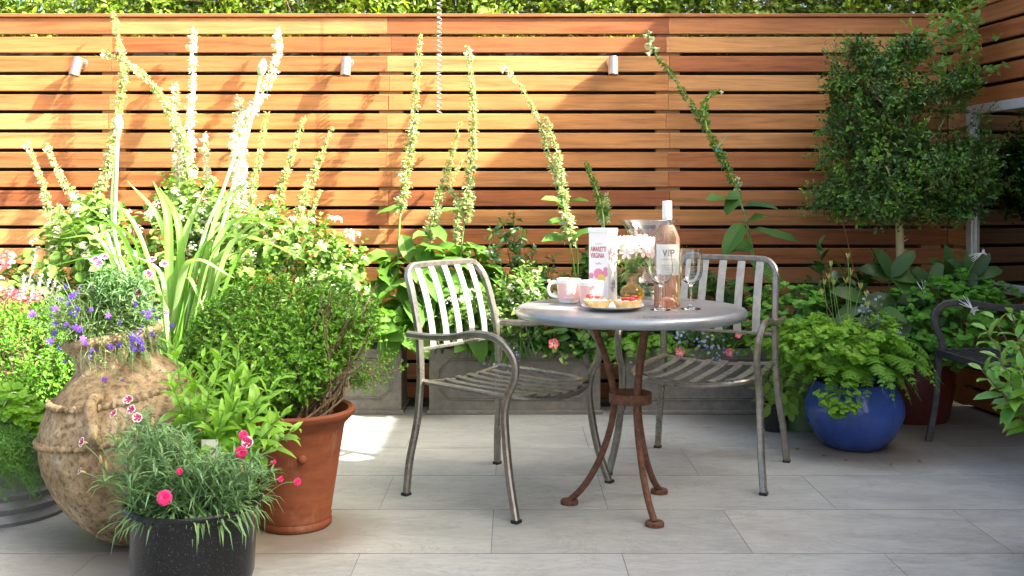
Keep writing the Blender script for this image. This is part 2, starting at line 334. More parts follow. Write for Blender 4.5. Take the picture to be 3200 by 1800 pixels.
T_RED = plain('red_brown_stem', (.13, .045, .03), (.2, .075, .045), 30, .6); T_VINE = plain('orange_runner', (.45, .17, .06), None, rough=.6)
# ---------------------------------------------------------------- camera, light
cam = bpy.data.objects.new('camera', bpy.data.cameras.new('camera')); COL.objects.link(cam); S.camera = cam
cam.location = (0, 0, H); cam.rotation_euler = (math.pi/2, 0, 0)
cam.data.sensor_width = 36; cam.data.lens = 36*F/3200; cam.data.shift_y = -(900-HZ)/3200; cam.data.clip_end = 500; cam.data.clip_start = .05
SUN = Vector((2.6, -1, 2.2)).normalized()
w = bpy.data.worlds.new('World'); S.world = w; w.use_nodes = True; nt = w.node_tree
sky = nt.nodes.new('ShaderNodeTexSky'); sky.sky_type = 'NISHITA'; sky.sun_disc = False
sky.sun_elevation = math.asin(SUN.z); sky.sun_rotation = math.atan2(SUN.x, SUN.y); sky.air_density = .6; sky.dust_density = 7; sky.ozone_density = .4
nt.links.new(sky.outputs[0], nt.nodes['Background'].inputs[0]); nt.nodes['Background'].inputs[1].default_value = .15
sl = bpy.data.lights.new('sun', 'SUN'); sl.energy = 4.5; sl.angle = math.radians(.55); sl.color = (1, .97, .925)
so = bpy.data.objects.new('sun', sl); COL.objects.link(so); so.rotation_euler = (-SUN).to_track_quat('-Z', 'Y').to_euler()
S.view_settings.view_transform = 'Standard'; S.view_settings.look = 'None'; S.view_settings.gamma = 1; S.view_settings.exposure = 2.4
S.view_settings.use_white_balance = True; S.view_settings.white_balance_temperature = 6800; S.view_settings.white_balance_tint = 3
S.cycles.max_bounces = 10; S.cycles.transmission_bounces = 8; S.cycles.transparent_max_bounces = 12; S.cycles.use_denoising = True

# ---------------------------------------------------------------- setting
g = MB(); g.add([(-60, -60, -.03), (60, -60, -.03), (60, 60, -.03), (-60, 60, -.03)], [np.array([[0, 1, 2, 3]])])
solo('ground', g, M_EARTH, kind='structure')
g = MB(); g.add([(-4.6, -1.5, -.0012), (3.6, -1.5, -.0012), (3.6, 5.62, -.0012), (-4.6, 5.62, -.0012)], [np.array([[0, 1, 2, 3]])])
solo('paving_bed', g, M_GROUT, kind='structure')
g = MB()
for r in range(-10, 6):
    y0 = 3.264+.465*r; y1 = min(y0+.465, 5.6)
    for c in range(-6, 5):
        x0 = (.767 if r % 2 == 0 else .35)+.834*c
        if x0 > 3.5 or x0+.834 < -4.5: continue
        e = .0011; ey = .0034; jz = random.uniform(-.0003, .0003)
        g.box((x0+e, y0+ey, -.02), (x0+.834-e, y1-ey, jz), .0006)
solo('paving', g, M_STONE, kind='structure')
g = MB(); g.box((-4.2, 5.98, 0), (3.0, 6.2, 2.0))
solo('dark_gap_backing', g, DARK, 'near-black panel added behind the slatted fence to darken its gaps', 'wall')  # dark panel added so the fence gaps read black

FY = 5.76
def slat_run(root, joints, rows, z0=2.157, pitch=.1081, h=.0885, th=.022, y0=0.0, skip=None):
    b = MB(); sc = MB()
    for r in range(rows):
        zt = z0-pitch*r; zb = max(zt-h-(.004 if r == 0 else 0), .02); jit = [x+random.uniform(-.018, .018) for x in joints]; jit[0] = joints[0]; jit[-1] = joints[-1]
        for a, c in zip(jit[:-1], jit[1:]):
            if skip and skip(a, c, zb): continue
            yy = y0+random.uniform(-.002, .002); b.box((a+.001, yy, zb), (c-.001, yy+th, zt), .003)
            for xx in (a+.022, c-.022):
                for zz in (zt-.02, zb+.02): sc.disc((xx, yy-.001, zz), .0034, 8, (0, -1, 0))
    part('slat_panel', b, W_FENCE, root, world=False); part('screws', sc, M_SCREW, root, world=False, kind='stuff')
fe = thing('slatted_fence', 'orange brown hardwood fence of horizontal slats behind the planting', 'fence', (0, FY, 0))
slat_run(fe, [-3.9, -2.255, -.691, .873, 2.45], 20)
for x in (-3.7, -2.255, -.691, .873, 2.37):
    m = MB(); m.box((x-.06, .0235, .0), (x+.075 if x < 2 else x+.05, .09, 2.14)); part('post', m, W_POST, fe, world=False)
m = MB(); m.box((-3.9, -.012, 2.159), (2.47, .1, 2.178), .003); part('top_rail', m, W_FENCE, fe, world=False)
ang = math.atan2(-1, .147)                       # side wall runs toward the camera and slightly outward
sw = thing('timber_side_wall', 'reddish timber slat wall returning forward from the fence corner', 'wall', (2.452, FY-.004, 0), ang)
slat_run(sw, [.0, 1.9, 3.8], 20)
for x in (.06, 1.9, 3.7):
    m = MB(); m.box((x-.05, .0235, 0), (x+.05, .085, 2.14)); part('post', m, W_POST, sw, world=False)
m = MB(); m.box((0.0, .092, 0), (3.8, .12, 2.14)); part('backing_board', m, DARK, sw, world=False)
m = MB(); m.box((-.02, -.012, 2.159), (3.8, .12, 2.178), .003); part('top_rail', m, W_FENCE, sw, world=False)
def swp(px2576):                                  # distance along the side wall where photo column px lies
    k = (px2576*1.24224-1600)/F; Y = (2.452+.147*(FY))/(k+.147); return (FY-Y)*math.hypot(1, .147), Y
# mirror
mu, mY = swp(2448); mz1 = H-(332.5-HZ)*mY/F; y2 = swp(2479)[1]; mz0 = H-(907-HZ)*y2/F
mi = thing('wall_mirror', 'aluminium framed garden mirror on the timber wall reflecting the tree', 'mirror', sw.location, ang)
m = MB(); e = .05; x0, x1 = mu, mu+1.3
m.box((x0, -.045, mz0), (x0+e, -.004, mz1)); m.box((x1-e, -.045, mz0), (x1, -.004, mz1))
m.box((x0+e+.001, -.0445, mz1-e), (x1-e-.001, -.004, mz1)); m.box((x0+e+.001, -.0445, mz0), (x1-e-.001, -.004, mz0+e))
m.box((x0+e, -.034, mz0+e), (x0+e+.014, -.004, mz1-e)); part('frame', m, M_ALU, mi, world=False)
m = MB(); m.add([(x0+e+.01, -.02, mz0+e-.01), (x1-e, -.02, mz0+e-.01), (x1-e, -.02, mz1-e+.01), (x0+e+.01, -.02, mz1-e+.01)], [np.array([[0, 1, 2, 3]])])
part('mirror_pane', m, M_MIRROR, mi, world=False)
# unseen neighbouring house, its stepped top shaped to cast the garden's shade
tb = NT('dull_brick'); bt = tb.n('ShaderNodeTexBrick'); tb.l(tb.co((4, 4, 4)), bt.inputs[0]); bt.inputs[1].default_value = (.24, .12, .08, 1); bt.inputs[2].default_value = (.3, .16, .1, 1); bt.inputs[3].default_value = (.3, .28, .25, 1)
M_BRICK = tb.set(bt.outputs[0], Roughness=.9)
hs = thing('unseen_shade_house', 'unseen brick house side with a stepped top shaped to shade the garden', 'house', (3.3, 4, 0))
m = MB(); m.box((3.3, -3, 0), (3.9, 2.2, 4.4)); m.box((3.3, 2.2, 0), (3.9, 4.13, 3.31)); m.box((3.3, 4.13, 0), (5.5, 5.55, 4.18)); part('wall', m, M_BRICK, hs)
m = MB(); m.box((3.28, -3.1, 4.401), (3.95, 2.21, 4.46)); m.box((3.28, 4.11, 4.181), (5.6, 5.6, 4.23)); part('roof', m, DARK, hs)
# spot lamps
for i, (x, y, lab, tilt, yaw) in enumerate([(207, 160, 'copper toned spotlight tilted to one side on the sunlit slats near two small foxglove spikes', 9, -14), (876, 160, 'steel wall spotlight in full sun between the tall white foxglove and the hanging spiral', 2, 0), (1540, 158, 'brushed wall spotlight at the edge of the slanting shade on the fence', 2, 3)]):
    p = Q(x, y, FY-.004); o = thing('wall_spotlight', lab, 'spotlight', p, 0, 'spotlights on the fence')
    m = MB(); m.M = Matrix.Rotation(math.pi/2, 4, 'X'); m.lathe([(0, .016), (.03, .016), (.033, .012), (.033, 0)], 32); part('mount_plate', m, STEEL, o, world=False)
    R = Matrix.Translation((0, -.075, -.02)) @ Matrix.Rotation(math.radians(tilt), 4, 'Y') @ Matrix.Rotation(math.radians(-12), 4, 'X')
    m = MB(); m.tube([(0, -.012, .004), (0, -.045, .012), (0, -.07, .0)], .006); part('bracket', m, STEEL, o, world=False)
    m = MB(); m.M = R; m.lathe([(0, .045), (.024, .045), (.028, .041), (.028, .0), (.0285, -.002), (.0285, -.06), (.024, -.06), (.023, -.05), (0, -.05)], 32); part('lamp_body', m, STEEL, o, world=False)
    m = MB(); m.M = R; m.lathe([(.0225, -.052), (.012, -.053), (0, -.053)], 24); part('lens', m, plain('lamp_glass', (.12, .11, .1), rough=.1), o, world=False)
# hanging spiral
m = MB(); a = np.linspace(0, 2*np.pi*34, 34*10); z = np.linspace(2.45, Q(1105, 285, 5.5)[2], len(a)); cx = GX(1105, 5.5)
m.tube(np.stack([cx+.013*np.cos(a), 5.5+.013*np.sin(a), z], 1), .0032, 5); m.tube([(cx, 5.5, 2.9), (cx, 5.5, 2.3)], .002, 5)
solo('hanging_spiral', m, M_SPRING, 'twisted galvanised wire spiral hanging in front of the fence', 'ornament')

# ---------------------------------------------------------------- chairs
def make_chair(label, loc, rz):
    o = thing('garden_armchair', label, 'chair', loc, rz, 'metal armchairs at the round table')
    tq = rect(.026, .026, .2); fl = rect(.034, .017, .25)
    L = lambda *p: cat(np.array(p), 7)
    br = [(-.232, .25, .43), (-.235, .249, .52), (-.248, .246, .63), (-.286, .24, .77), (-.314, .23, .83), (-.328, .195, .864), (-.332, .14, .87), (-.333, 0, .871)]
    pts = br+[(x, -y, z) for x, y, z in br[-2::-1]]
    m = MB(); m.sweep(L(*pts), tq, up=(1, 0, 0)); m.sweep([(-.241, -.24, .553), (-.241, .24, .553)], rect(.02, .012), up=(0, 0, 1)); part('back_frame', m, M_CHAIR, o, world=False)
    for y in np.linspace(-.165, .165, 5):
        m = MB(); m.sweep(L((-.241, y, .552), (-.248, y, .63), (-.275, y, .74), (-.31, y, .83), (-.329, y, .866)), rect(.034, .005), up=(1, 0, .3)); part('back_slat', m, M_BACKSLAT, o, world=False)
    for s in (-1, 1):
        m = MB(); m.sweep(L((-.27, s*.29, 0), (-.262, s*.28, .13), (-.24, s*.262, .28), (-.232, s*.25, .43)), tq, up=(1, 0, 0)); lg = part('leg', m, M_CHAIR, o, world=False)
        m = MB(); m.box((-.284, s*.29-.0145, .0), (-.256, s*.29+.0145, .012)); part('foot_cap', m, M_NURS, lg, world=False)
        m = MB(); m.sweep(L((.205, s*.282, .43), (.192, s*.284, .37), (.2, s*.288, .28), (.225, s*.298, .14), (.268, s*.318, 0)), tq, up=(1, 0, 0)); lg = part('leg', m, M_CHAIR, o, world=False)
        m = MB(); m.box((.254, s*.318-.0145, 0), (.282, s*.318+.0145, .012)); part('foot_cap', m, M_NURS, lg, world=False)
        m = MB(); m.sweep(L((-.278, s*.272, .612), (-.18, s*.276, .611), (-.07, s*.281, .618), (.03, s*.287, .636), (.11, s*.29, .641), (.18, s*.291, .623), (.228, s*.289, .578), (.242, s*.286, .535), (.234, s*.284, .488), (.203, s*.281, .432)), rect(.026, .024, .25), up=(0, 1, 0)); part('armrest', m, M_CHAIR, o, world=False)
    rail = [(-.232, .24, .432), (0, .25, .425), (.14, .25, .42), (.215, .22, .416), (.252, .16, .408), (.27, .08, .399), (.275, 0, .396)]
    m = MB(); m.sweep(L(*(rail+[(x, -y, z) for x, y, z in rail[-2::-1]])), rect(.028, .018, .3), up=(0, 0, 1)); m.sweep(L((-.225, -.25, .43), (-.225, 0, .412), (-.225, .25, .43)), rect(.02, .012), up=(0, 0, 1)); part('seat_frame', m, M_CHAIR, o, world=False)
    for y in np.linspace(-.18, .18, 6):
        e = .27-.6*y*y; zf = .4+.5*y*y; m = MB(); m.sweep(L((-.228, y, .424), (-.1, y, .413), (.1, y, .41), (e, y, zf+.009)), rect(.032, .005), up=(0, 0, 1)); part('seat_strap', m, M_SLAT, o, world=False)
    return o
make_chair('gunmetal armchair with its back slats in full sun, turned sideways to the table', (-.015, 3.985, 0), math.radians(-36))
make_chair('shaded gunmetal armchair behind the table, facing the viewer', (.8, 4.295, 0), math.radians(-117))

# ---------------------------------------------------------------- table
TX, TY, TZ = .434, 3.757, .737
tb = thing('bistro_table', 'round zinc topped bistro table on rusty curved legs', 'table', (TX, TY, 0))
m = MB(); r = .0195; pr = [(0, TZ), (.395, TZ)]+[(.402+r*math.sin(a), TZ-r+r*math.cos(a)) for a in np.linspace(0, np.pi, 11)]+[(.395, TZ-.036), (.39, TZ-.012), (0, TZ-.012)]
m.lathe(pr, 96, (TX, TY, 0)); part('tabletop', m, M_ZINC, tb)
for fx, fy in ((.211, 3.8), (.496, 3.53), (.569, 3.943)):
    d = np.array([fx-TX, fy-TY]); n = np.linalg.norm(d); d /= n; R = .225
    f = lambda rr, z: (TX+d[0]*rr, TY+d[1]*rr, z)
    m = MB(); m.tube(cat([f(.155, .715), f(.125, .64), f(.085, .53), f(.062, .43), f(.06, .37), f(.075, .28), f(.115, .165), f(.17, .07), f(R, .012)], 6), .0122, 12); lg = part('leg', m, M_RUST, tb)
    m = MB(); m.lathe([(0, .016), (.03, .016), (.033, .013), (.033, 0)], 32, (*f(R, 0)[:2], 0)); part('foot_disc', m, M_RUST, lg)
m = MB(); m.lathe([(.074, .385), (.078, .385), (.078, .422), (.074, .422), (.074, .385)], 48, (TX, TY, 0)); part('collar_ring', m, M_RUST, tb)
# ---------------------------------------------------------------- things on the table
def wrap(V, R, c, a0, z): 
    a = V[:, 0]/R; return np.stack([c[0]+(R)*np.cos(a0+a), c[1]+R*np.sin(a0+a), z+V[:, 1]], 1)
def mug(x, y, label, h_ang, txt):
    o = thing('mug', label, 'mug', (x, y, TZ), 0, 'pink mugs on the table'); c = (x, y, TZ)
    m = MB(); m.lathe([(.03, 0), (.036, .002), (.0385, .008), (.04, .012)], 48, c); m.lathe([(.0455, .076), (.047, .09), (.0455, .0915), (.0435, .09), (.038, .01), (0, .008)], 48, c)
    part('lip_and_lining', m, M_WHITE, o)
    m = MB(); m.lathe([(.04, .012), (.0435, .045), (.0455, .076)], 48, c); part('body', m, M_PINK, o)
    d = (math.cos(h_ang), math.sin(h_ang)); k = lambda r, z: (x+d[0]*r, y+d[1]*r, TZ+z)
    m = MB(); m.sweep(cat([k(.043, .076), k(.06, .079), k(.074, .066), k(.077, .047), k(.066, .028), k(.041, .022)], 6), rect(.012, .009, .35), up=(-d[1], d[0], 0)); part('handle', m, M_WHITE, o)
    if txt:
        m = MB()
        for s, z, sz in txt:
            V, Fc = text_mesh(s, sz, .0003); m.add(wrap(V, .0452, c, math.radians(-92), TZ+z), Fc)
        part('lettering', m, M_WHITE, o, smooth=False)
mug(GX(1431, 3.89), 3.89, 'pale pink mug with white lettering, handle toward the empty chair', math.pi, [('KEEP', .064, .0095), ('CALM', .052, .0095), ('AND', .044, .005), ('EAT', .033, .0095), ('CUPCAKES', .021, .009)])
mug(GX(1487, 3.78), 3.78, 'pale pink mug behind the tarts, handle pointing at the viewer', math.radians(-80), None)
o = thing('biscuit_tin', 'tall square white biscuit tin printed with fruit and red lettering', 'tin', (GX(1517, 3.97), 3.97, TZ), math.radians(-30))
A = .0415; m = MB(); m.box((-A, -A, 0), (A, A, .265), .002); part('body', m, M_TIN, o, world=False)
m = MB(); m.box((-A-.0015, -A-.0015, .262), (A+.0015, A+.0015, .281), .003); part('lid', m, M_WHITE, o, world=False)
def decal(mb, s, cx, z, sz, bold=0, face_='f', sx=1, sy=1):
    V, Fc = text_mesh(s, sz, bold); V[:, 0] *= sx; V[:, 1] *= sy
    if face_ == 'f': W = np.stack([cx+V[:, 0], np.full(len(V), -A-.0008), z+V[:, 1]], 1)
    else: W = np.stack([np.full(len(V), A+.0008), cx+V[:, 0], z+V[:, 1]], 1)
    mb.add(W, Fc)
m = MB(); decal(m, 'AMARETTI', 0, .193, .0155, .0004, sx=.9, sy=1.7); decal(m, 'VIRGINIA', -.004, .168, .0155, .0004, sx=.9, sy=1.7); part('lettering', m, M_INKR, o, world=False, smooth=False)
m = MB(); decal(m, 'specialità', 0, .22, .007); decal(m, 'Soffici', 0, .143, .011); part('small_lettering', m, M_INKG, o, world=False, smooth=False)
m = MB()
for x, z, r in ((-.03, .1, .013), (0, .108, .02), (.028, .108, .016), (.03, .125, .009)): m.disc((x, -A-.0007, z), min(r, A-abs(x)-.001), 20, (0, -1, 0))
part('fruit_print', m, M_INKP, o, world=False); m = MB(); m.disc((.013, -A-.0011, .09), .016, 20, (0, -1, 0)); part('lemon_print', m, M_INKY, o, world=False)
m = MB()
for k in range(9): a = k*2.4; m.tube(cat([(A+.001, .0+.004*math.cos(a), .06+.004*math.sin(a)), (A+.001, .014*math.cos(a), .06+.02*math.sin(a)), (A+.001, .018*math.cos(a+.5), .06+.026*math.sin(a+.5))], 3), .0007, 4)
part('crest_print', m, M_INKB, o, world=False)
# plate and tarts
PX, PY = GX(1541, 3.635), 3.635; o = thing('plate', 'white plate carrying two strawberry tarts', 'plate', (PX, PY, TZ))
m = MB(); m.lathe([(0, .004), (.06, .004), (.075, .006), (.11, .0165), (.112, .018), (.11, .0185), (.075, .0085), (.06, .0072), (0, .0072)], 64, (PX, PY, TZ)); part('dish', m, M_WHITE, o)
for i, (dx, dy, rz, lab) in enumerate(((-.052, .012, .5, 'strawberry and cream tart beside the pink mugs'), (.05, -.012, 2.4, 'strawberry and cream tart on the bottle side of the plate'))):
    c = (PX+dx, PY+dy, TZ+.009); o = thing('strawberry_tart', lab, 'tart', c, 0, 'tarts on the plate')
    m = MB(); a = np.arange(48)*2*np.pi/48; fl = 1+.028*np.cos(24*a)
    rows = [(.036, 0), (.05, .026), (.047, .027), (.042, .012), (0, .012)]; V = np.stack([np.stack([c[0]+r*fl*np.cos(a), c[1]+r*fl*np.sin(a), np.full(48, c[2]+z)], 1) for r, z in rows]); idx = np.arange(5*48).reshape(5, 48); j = np.roll(idx, -1, 1)
    m.add(V, [np.stack([idx[:-1], j[:-1], j[1:], idx[1:]], -1).reshape(-1, 4)]); part('crust', m, M_PASTRY, o)
    m = MB()
    for k in range(9): q = rng.uniform(-.024, .024, 2); m.ball((c[0]+q[0], c[1]+q[1], c[2]+.02), .016, sq=(1, 1, .55))
    part('cream', m, M_CREAM, o)
    for k in range(4):
        ph = rz+k*.75+i; q = (c[0]+.019*math.cos(ph)-.01*(1-2*i), c[1]+.02*math.sin(ph), c[2]+.031+.007*(k == 3)); m = MB(); m.ball(q, .0125, 12, 9, (1.15, .85, .62)); part('strawberry', m, M_BERRY, o)
# amber vase with alstroemeria
vx, vy = GX(1590, 3.88), 3.88; o = thing('amber_vase', 'small round amber glass vase with a gilded neck', 'vase', (vx, vy, TZ)); c = (vx, vy, TZ)
a = np.arange(48)*2*np.pi/48; rb = 1+.03*np.abs(np.cos(5*a)); m = MB(); zz = np.linspace(.0, .072, 14); rr = .0445*np.sqrt(np.clip(1-((zz-.036)/.0385)**2, .12, 1))
V = np.stack([np.stack([vx+r*rb*np.cos(a), vy+r*rb*np.sin(a), np.full(48, TZ+z)], 1) for r, z in list(zip(rr, zz))+[(0, .0725)]]); V = np.vstack([V[:1]*[1, 1, 1], V]); V[0, :, 0] = vx; V[0, :, 1] = vy
n_ = len(V); idx = np.arange(n_*48).reshape(n_, 48); j = np.roll(idx, -1, 1); m.add(V, [np.stack([idx[:-1], j[:-1], j[1:], idx[1:]], -1).reshape(-1, 4)]); part('bulb', m, M_AMBER, o)
m = MB(); m.lathe([(.02, .07), (.021, .075), (.0205, .1), (.024, .106), (.033, .112), (.0335, .114), (.022, .111), (.019, .1)], 32, c); nk = part('neck', m, M_BRASS, o)
m = MB()
for k in range(8):
    an = k*np.pi/4+.2; p = np.array([vx+.0213*math.cos(an), vy+.0213*math.sin(an), TZ+.087]); d = np.array([math.cos(an), math.sin(an), 0]); sd = np.array([-d[1], d[0], 0])*.005; up = np.array([0, 0, .008]); m.add([p-sd, p-up, p+sd, p+up], [np.array([[0, 1, 2, 3]])])
part('diamond_inlay', m, M_INKG, nk)
o = thing('flower_bunch', 'bunch of blush and white alstroemeria in the amber vase', 'flowers', (vx, vy, TZ+.1)); st = MB(); lf = MB(); heads = []
ctr = np.array([vx+.012, vy, TZ+.205])
for k in range(30):
    d = rv(1)[0]; d[2] = abs(d[2])*.9-.25; p = ctr+d*np.array([.088, .065, .055]); heads.append((p, nrm(d+[0, -.5, .3]))); st.tube(cat([(vx, vy, TZ+.08), (vx+d[0]*.015, vy+d[1]*.015, TZ+.13), p], 4), .0016, 5)
q = ctr+rv(30)*np.array([.07, .05, .02])-[0, 0, .05]; lf.leaves(q, nrm(rv(30)*[1, 1, .4]+[0, 0, -.15]), [0, 0, 1], rng.uniform(.035, .06, 30), .014, 'lance', .3)
q = np.array([vx, vy, TZ+.115])+rv(10)*.012; lf.leaves(q, nrm(rv(10)*[1, 1, .2]+[0, 0, -.1]), [0, 0, 1], rng.uniform(.05, .075, 10), .017, 'lance', .5)
part('stems', st, G_STEM, o); part('leaves', lf, L_STRAP, o)
fm = MB()
for k in range(6):
    an = k*np.pi/3; fm.leaves(np.zeros(3), (math.cos(an), math.sin(an), .75), (0, 0, 1), .03, .015, 'petal', .45, .25)
fmd = fm.data('flower'); fmd.materials.append(L_ALST); fmw = fmd.copy(); fmw.materials[0] = L_PETWH
for i, (p, d) in enumerate(heads): put('flower', fmd if i % 5 < 3 else fmw, o, p, face(d), rng.uniform(.85, 1.15))
# hurricane vase
hx, hy = GX(1631, 4.05), 4.05; o = thing('glass_vase', 'large clear glass hurricane vase with a flared rim and stepped foot', 'vase', (hx, hy, TZ))
pr = [(0, .0), (.062, .0), (.066, .004), (.06, .016), (.058, .02), (.062, .028), (.058, .036), (.062, .045), (.058, .054), (.06, .062), (.075, .085), (.083, .13), (.084, .2), (.086, .25), (.095, .285), (.117, .311), (.116, .3125)]
inn = [(max(r-.0035, 0), z+(.004 if z < .3 else -.0005)) for r, z in pr[::-1]]; inn[-1] = (0, .066); inn = [q for q in inn if q[1] > .064 or q[0] == 0]
m = MB(); m.lathe(pr+inn, 64, (hx, hy, TZ)); part('body', m, M_THIN, o)
# bottle
bx, by = GX(1678, 3.745), 3.745; o = thing('wine_bottle', 'large clear bottle of rose wine with white capsule and cream label', 'bottle', (bx, by, TZ)); c = (bx, by, TZ)
R = .0475; pr = [(0, .04), (.02, .034), (.034, .01), (.04, 0), (R-.002, .001), (R, .006), (R, .225), (.0455, .25), (.037, .278), (.025, .3), (.0185, .315), (.0165, .335), (.0165, .382)]
m = MB(); m.lathe(pr+[(.0145, .382), (.0145, .335), (.0158, .317)], 64, c) if 0 else m.lathe([(.0245, .3), (.0185, .315), (.0165, .335), (.0165, .382), (.0145, .382), (.0145, .335), (.0165, .315), (.0225, .3)], 48, c); part('neck', m, M_THIN, o)
m = MB(); m.lathe([(0, .04), (.02, .034), (.034, .01), (.04, 0), (R-.002, .001), (R, .006), (R, .225), (.0455, .25), (.037, .278), (.0245, .2995), (0, .2995)], 64, c); part('wine', m, M_WINE, o)
m = MB(); m.lathe([(.0168, .318), (.0175, .32), (.0172, .384), (.0165, .3865), (0, .387)], 32, c); part('capsule', m, M_CAPS, o)
m = MB(); aa = np.linspace(math.radians(-152), math.radians(-38), 24); V = np.concatenate([np.stack([bx+(R+.0006)*np.cos(aa), by+(R+.0006)*np.sin(aa), np.full(24, TZ+z)], 1) for z in (.118, .23)]); m.add(V, [np.stack([np.arange(23), np.arange(1, 24), np.arange(25, 48), np.arange(24, 47)], 1)]); lb = part('label', m, M_PAPER, o)
m = MB()
for s, z, sz, bd in (('VIP', .187, .034, .0005), ('Côtes de Provence', .173, .0072, 0), ('ROSÉ DE PROVENCE', .152, .0055, 0), ('appellation protégée', .1445, .0045, 0), ('mis en bouteille au château', .137, .0042, 0), ('750 ml', .125, .0045, 0)):
    V, Fc = text_mesh(s, sz, bd); m.add(wrap(V, R+.0012, c, math.radians(-92), TZ+z), Fc)
part('lettering', m, M_INKG, lb, smooth=False)
def wineglass(x, y, label):
    o = thing('wine_glass', label, 'glass', (x, y, TZ), 0, 'empty wine glasses'); pr = [(0, .001), (.036, .0), (.0375, .0015), (.03, .004), (.01, .0085), (.0045, .016), (.004, .05), (.0045, .078), (.009, .088), (.024, .098), (.037, .115), (.043, .138), (.0425, .165), (.038, .195), (.0345, .2145)]
    inn = [(.0335, .2145), (.0368, .195), (.0412, .165), (.0417, .138), (.0358, .116), (.023, .1005), (.008, .0935), (0, .092)]
    m = MB(); m.lathe(pr+inn, 48, (x, y, TZ)); part('bowl_and_stem', m, M_GLASS, o)
wineglass(GX(1662, 3.63), 3.63, 'empty wine glass in front of the bottle label'); wineglass(GX(1738, 3.66), 3.66, 'empty wine glass standing clear of the bottle, before the slatted chair back')

# ---------------------------------------------------------------- bench
o = thing('iron_bench', 'dark iron garden bench with a scrolled arm and slatted seat', 'bench', (2.2, 4.4, 0))
def BX(y): return .05*(4.8-y)
m = MB(); f1 = [(2.0+BX(y), y, .415) for y in (4.8, 4.5, 4.2, 3.8, 3.2)]; m.sweep(cat(f1, 4), rect(.022, .034), up=(0, 0, 1)); m.sweep([(1.99, 4.81, .415), (2.43, 4.84, .415)], rect(.022, .034), up=(0, 0, 1)); m.sweep([(2.42, 4.83, .415), (2.5, 3.2, .415)], rect(.022, .034), up=(0, 0, 1)); part('seat_frame', m, M_BENCH, o)
m = MB()
for x in np.linspace(2.035, 2.4, 11): m.sweep([(x, 4.8, .428), (x+.075, 3.2, .428)], rect(.016, .007), up=(0, 0, 1))
part('seat_slats', m, M_BENCH, o)
m = MB(); m.sweep(cat([(2.0, 4.8, .41), (1.995, 4.8, .3), (1.98, 4.8, .15), (1.955, 4.79, .04), (1.945, 4.785, 0)], 5), rect(.03, .016), up=(0, 1, 0)); part('leg', m, M_BENCH, o)
m = MB(); m.sweep(cat([(2.42, 4.83, .41), (2.43, 4.83, .2), (2.45, 4.83, 0)], 5), rect(.03, .016), up=(0, 1, 0)); part('leg', m, M_BENCH, o)
m = MB(); m.sweep(cat([(2.12, 3.2, .41), (2.11, 3.2, .2), (2.08, 3.2, 0)], 5), rect(.03, .016), up=(0, 1, 0)); part('leg', m, M_BENCH, o)
m = MB(); m.sweep(cat([(2.025, 4.8, .42), (2.01, 4.8, .48), (1.985, 4.8, .54), (1.985, 4.8, .595), (2.02, 4.8, .635), (2.09, 4.8, .648), (2.2, 4.81, .635), (2.32, 4.82, .62), (2.44, 4.83, .625)], 6), rect(.032, .012, .3), up=(0, 1, 0)); part('armrest', m, M_BENCH, o)

# ---------------------------------------------------------------- troughs and pots
def trough(x0, x1, label, y0=5.405, d=.31, h=.345):
    o = thing('lead_trough', label, 'planter', ((x0+x1)/2, y0+d/2, 0), 0, 'moulded troughs along the fence'); m = MB()
    m.box((x0, y0, .012), (x1, y0+.02, h)); m.box((x0, y0+d-.02, .012), (x1, y0+d, h)); m.box((x0, y0+.0205, .012), (x0+.02, y0+d-.0205, h)); m.box((x1-.02, y0+.0205, .012), (x1, y0+d-.0205, h)); m.box((x0+.01, y0+.01, .02), (x1-.01, y0+d-.01, .05)); part('tub', m, M_LEAD, o)
    m = MB(); m.box((x0-.012, y0-.014, 0), (x1+.012, y0-.0005, .022), .004); m.box((x0-.012, y0, 0), (x0-.0005, y0+d, .0215), .003); m.box((x1+.0005, y0, 0), (x1+.012, y0+d, .0215), .003); part('plinth', m, M_LEAD, o)
    m = MB(); a, b, lo, hi, c = x0+.05, x1-.05, .075, h-.055, .055
    for k in (0, .012): m.sweep([(a+k, y0-.001, lo+c), (a+k, y0-.001, hi-c), (a+c, y0-.001, hi-k), (b-c, y0-.001, hi-k), (b-k, y0-.001, hi-c), (b-k, y0-.001, lo+c), (b-c, y0-.001, lo+k), (a+c, y0-.001, lo+k), (a+k, y0-.001, lo+c)], circ(6, .0042), up=(0, 1, 0), closed=True)
    part('panel_moulding', m, M_LEAD, o)
    m = MB(); m.box((x0+.021, y0+.021, .3), (x1-.021, y0+d-.021, h-.03)); part('soil', m, M_SOIL, o)
trough(-2.52, -1.6, 'grey moulded trough hidden behind the clay jar and border plants'); trough(-1.5, -.585, 'sunlit grey moulded trough beside the terracotta pot')
trough(-.437, .466, 'grey moulded trough with octagonal panel behind the sunlit armchair'); trough(.60, 1.5, 'grey moulded trough behind the shaded armchair')
def pot(name, label, x, y, prof, mat, soil=(.1, .2), n=64, M=None, extra=None):
    o = thing(name, label, 'pot', (x, y, 0)); m = MB(); m.lathe(prof, n, (x, y, 0)); part('body', m, mat, o)
    m = MB(); a = rng.normal(size=1); m.lathe([(0, soil[1]+.012), (soil[0]*.5, soil[1]+.004), (soil[0], soil[1])], 40, (x, y, 0)); part('soil', m, M_SOIL, o); return o
TPX, TPY = -.752, 3.56
o = pot('terracotta_pot', 'tall tapering terracotta pot with rolled rim holding the box ball', TPX, TPY, [(0, .003), (.118, .0), (.124, .006), (.125, .02), (.121, .028), (.124, .036), (.121, .044), (.166, .335), (.17, .352), (.195, .378), (.204, .388), (.205, .4), (.196, .408), (.182, .404), (.165, .37), (.15, .3), (0, .3)], M_TERRA, (.165, .365))
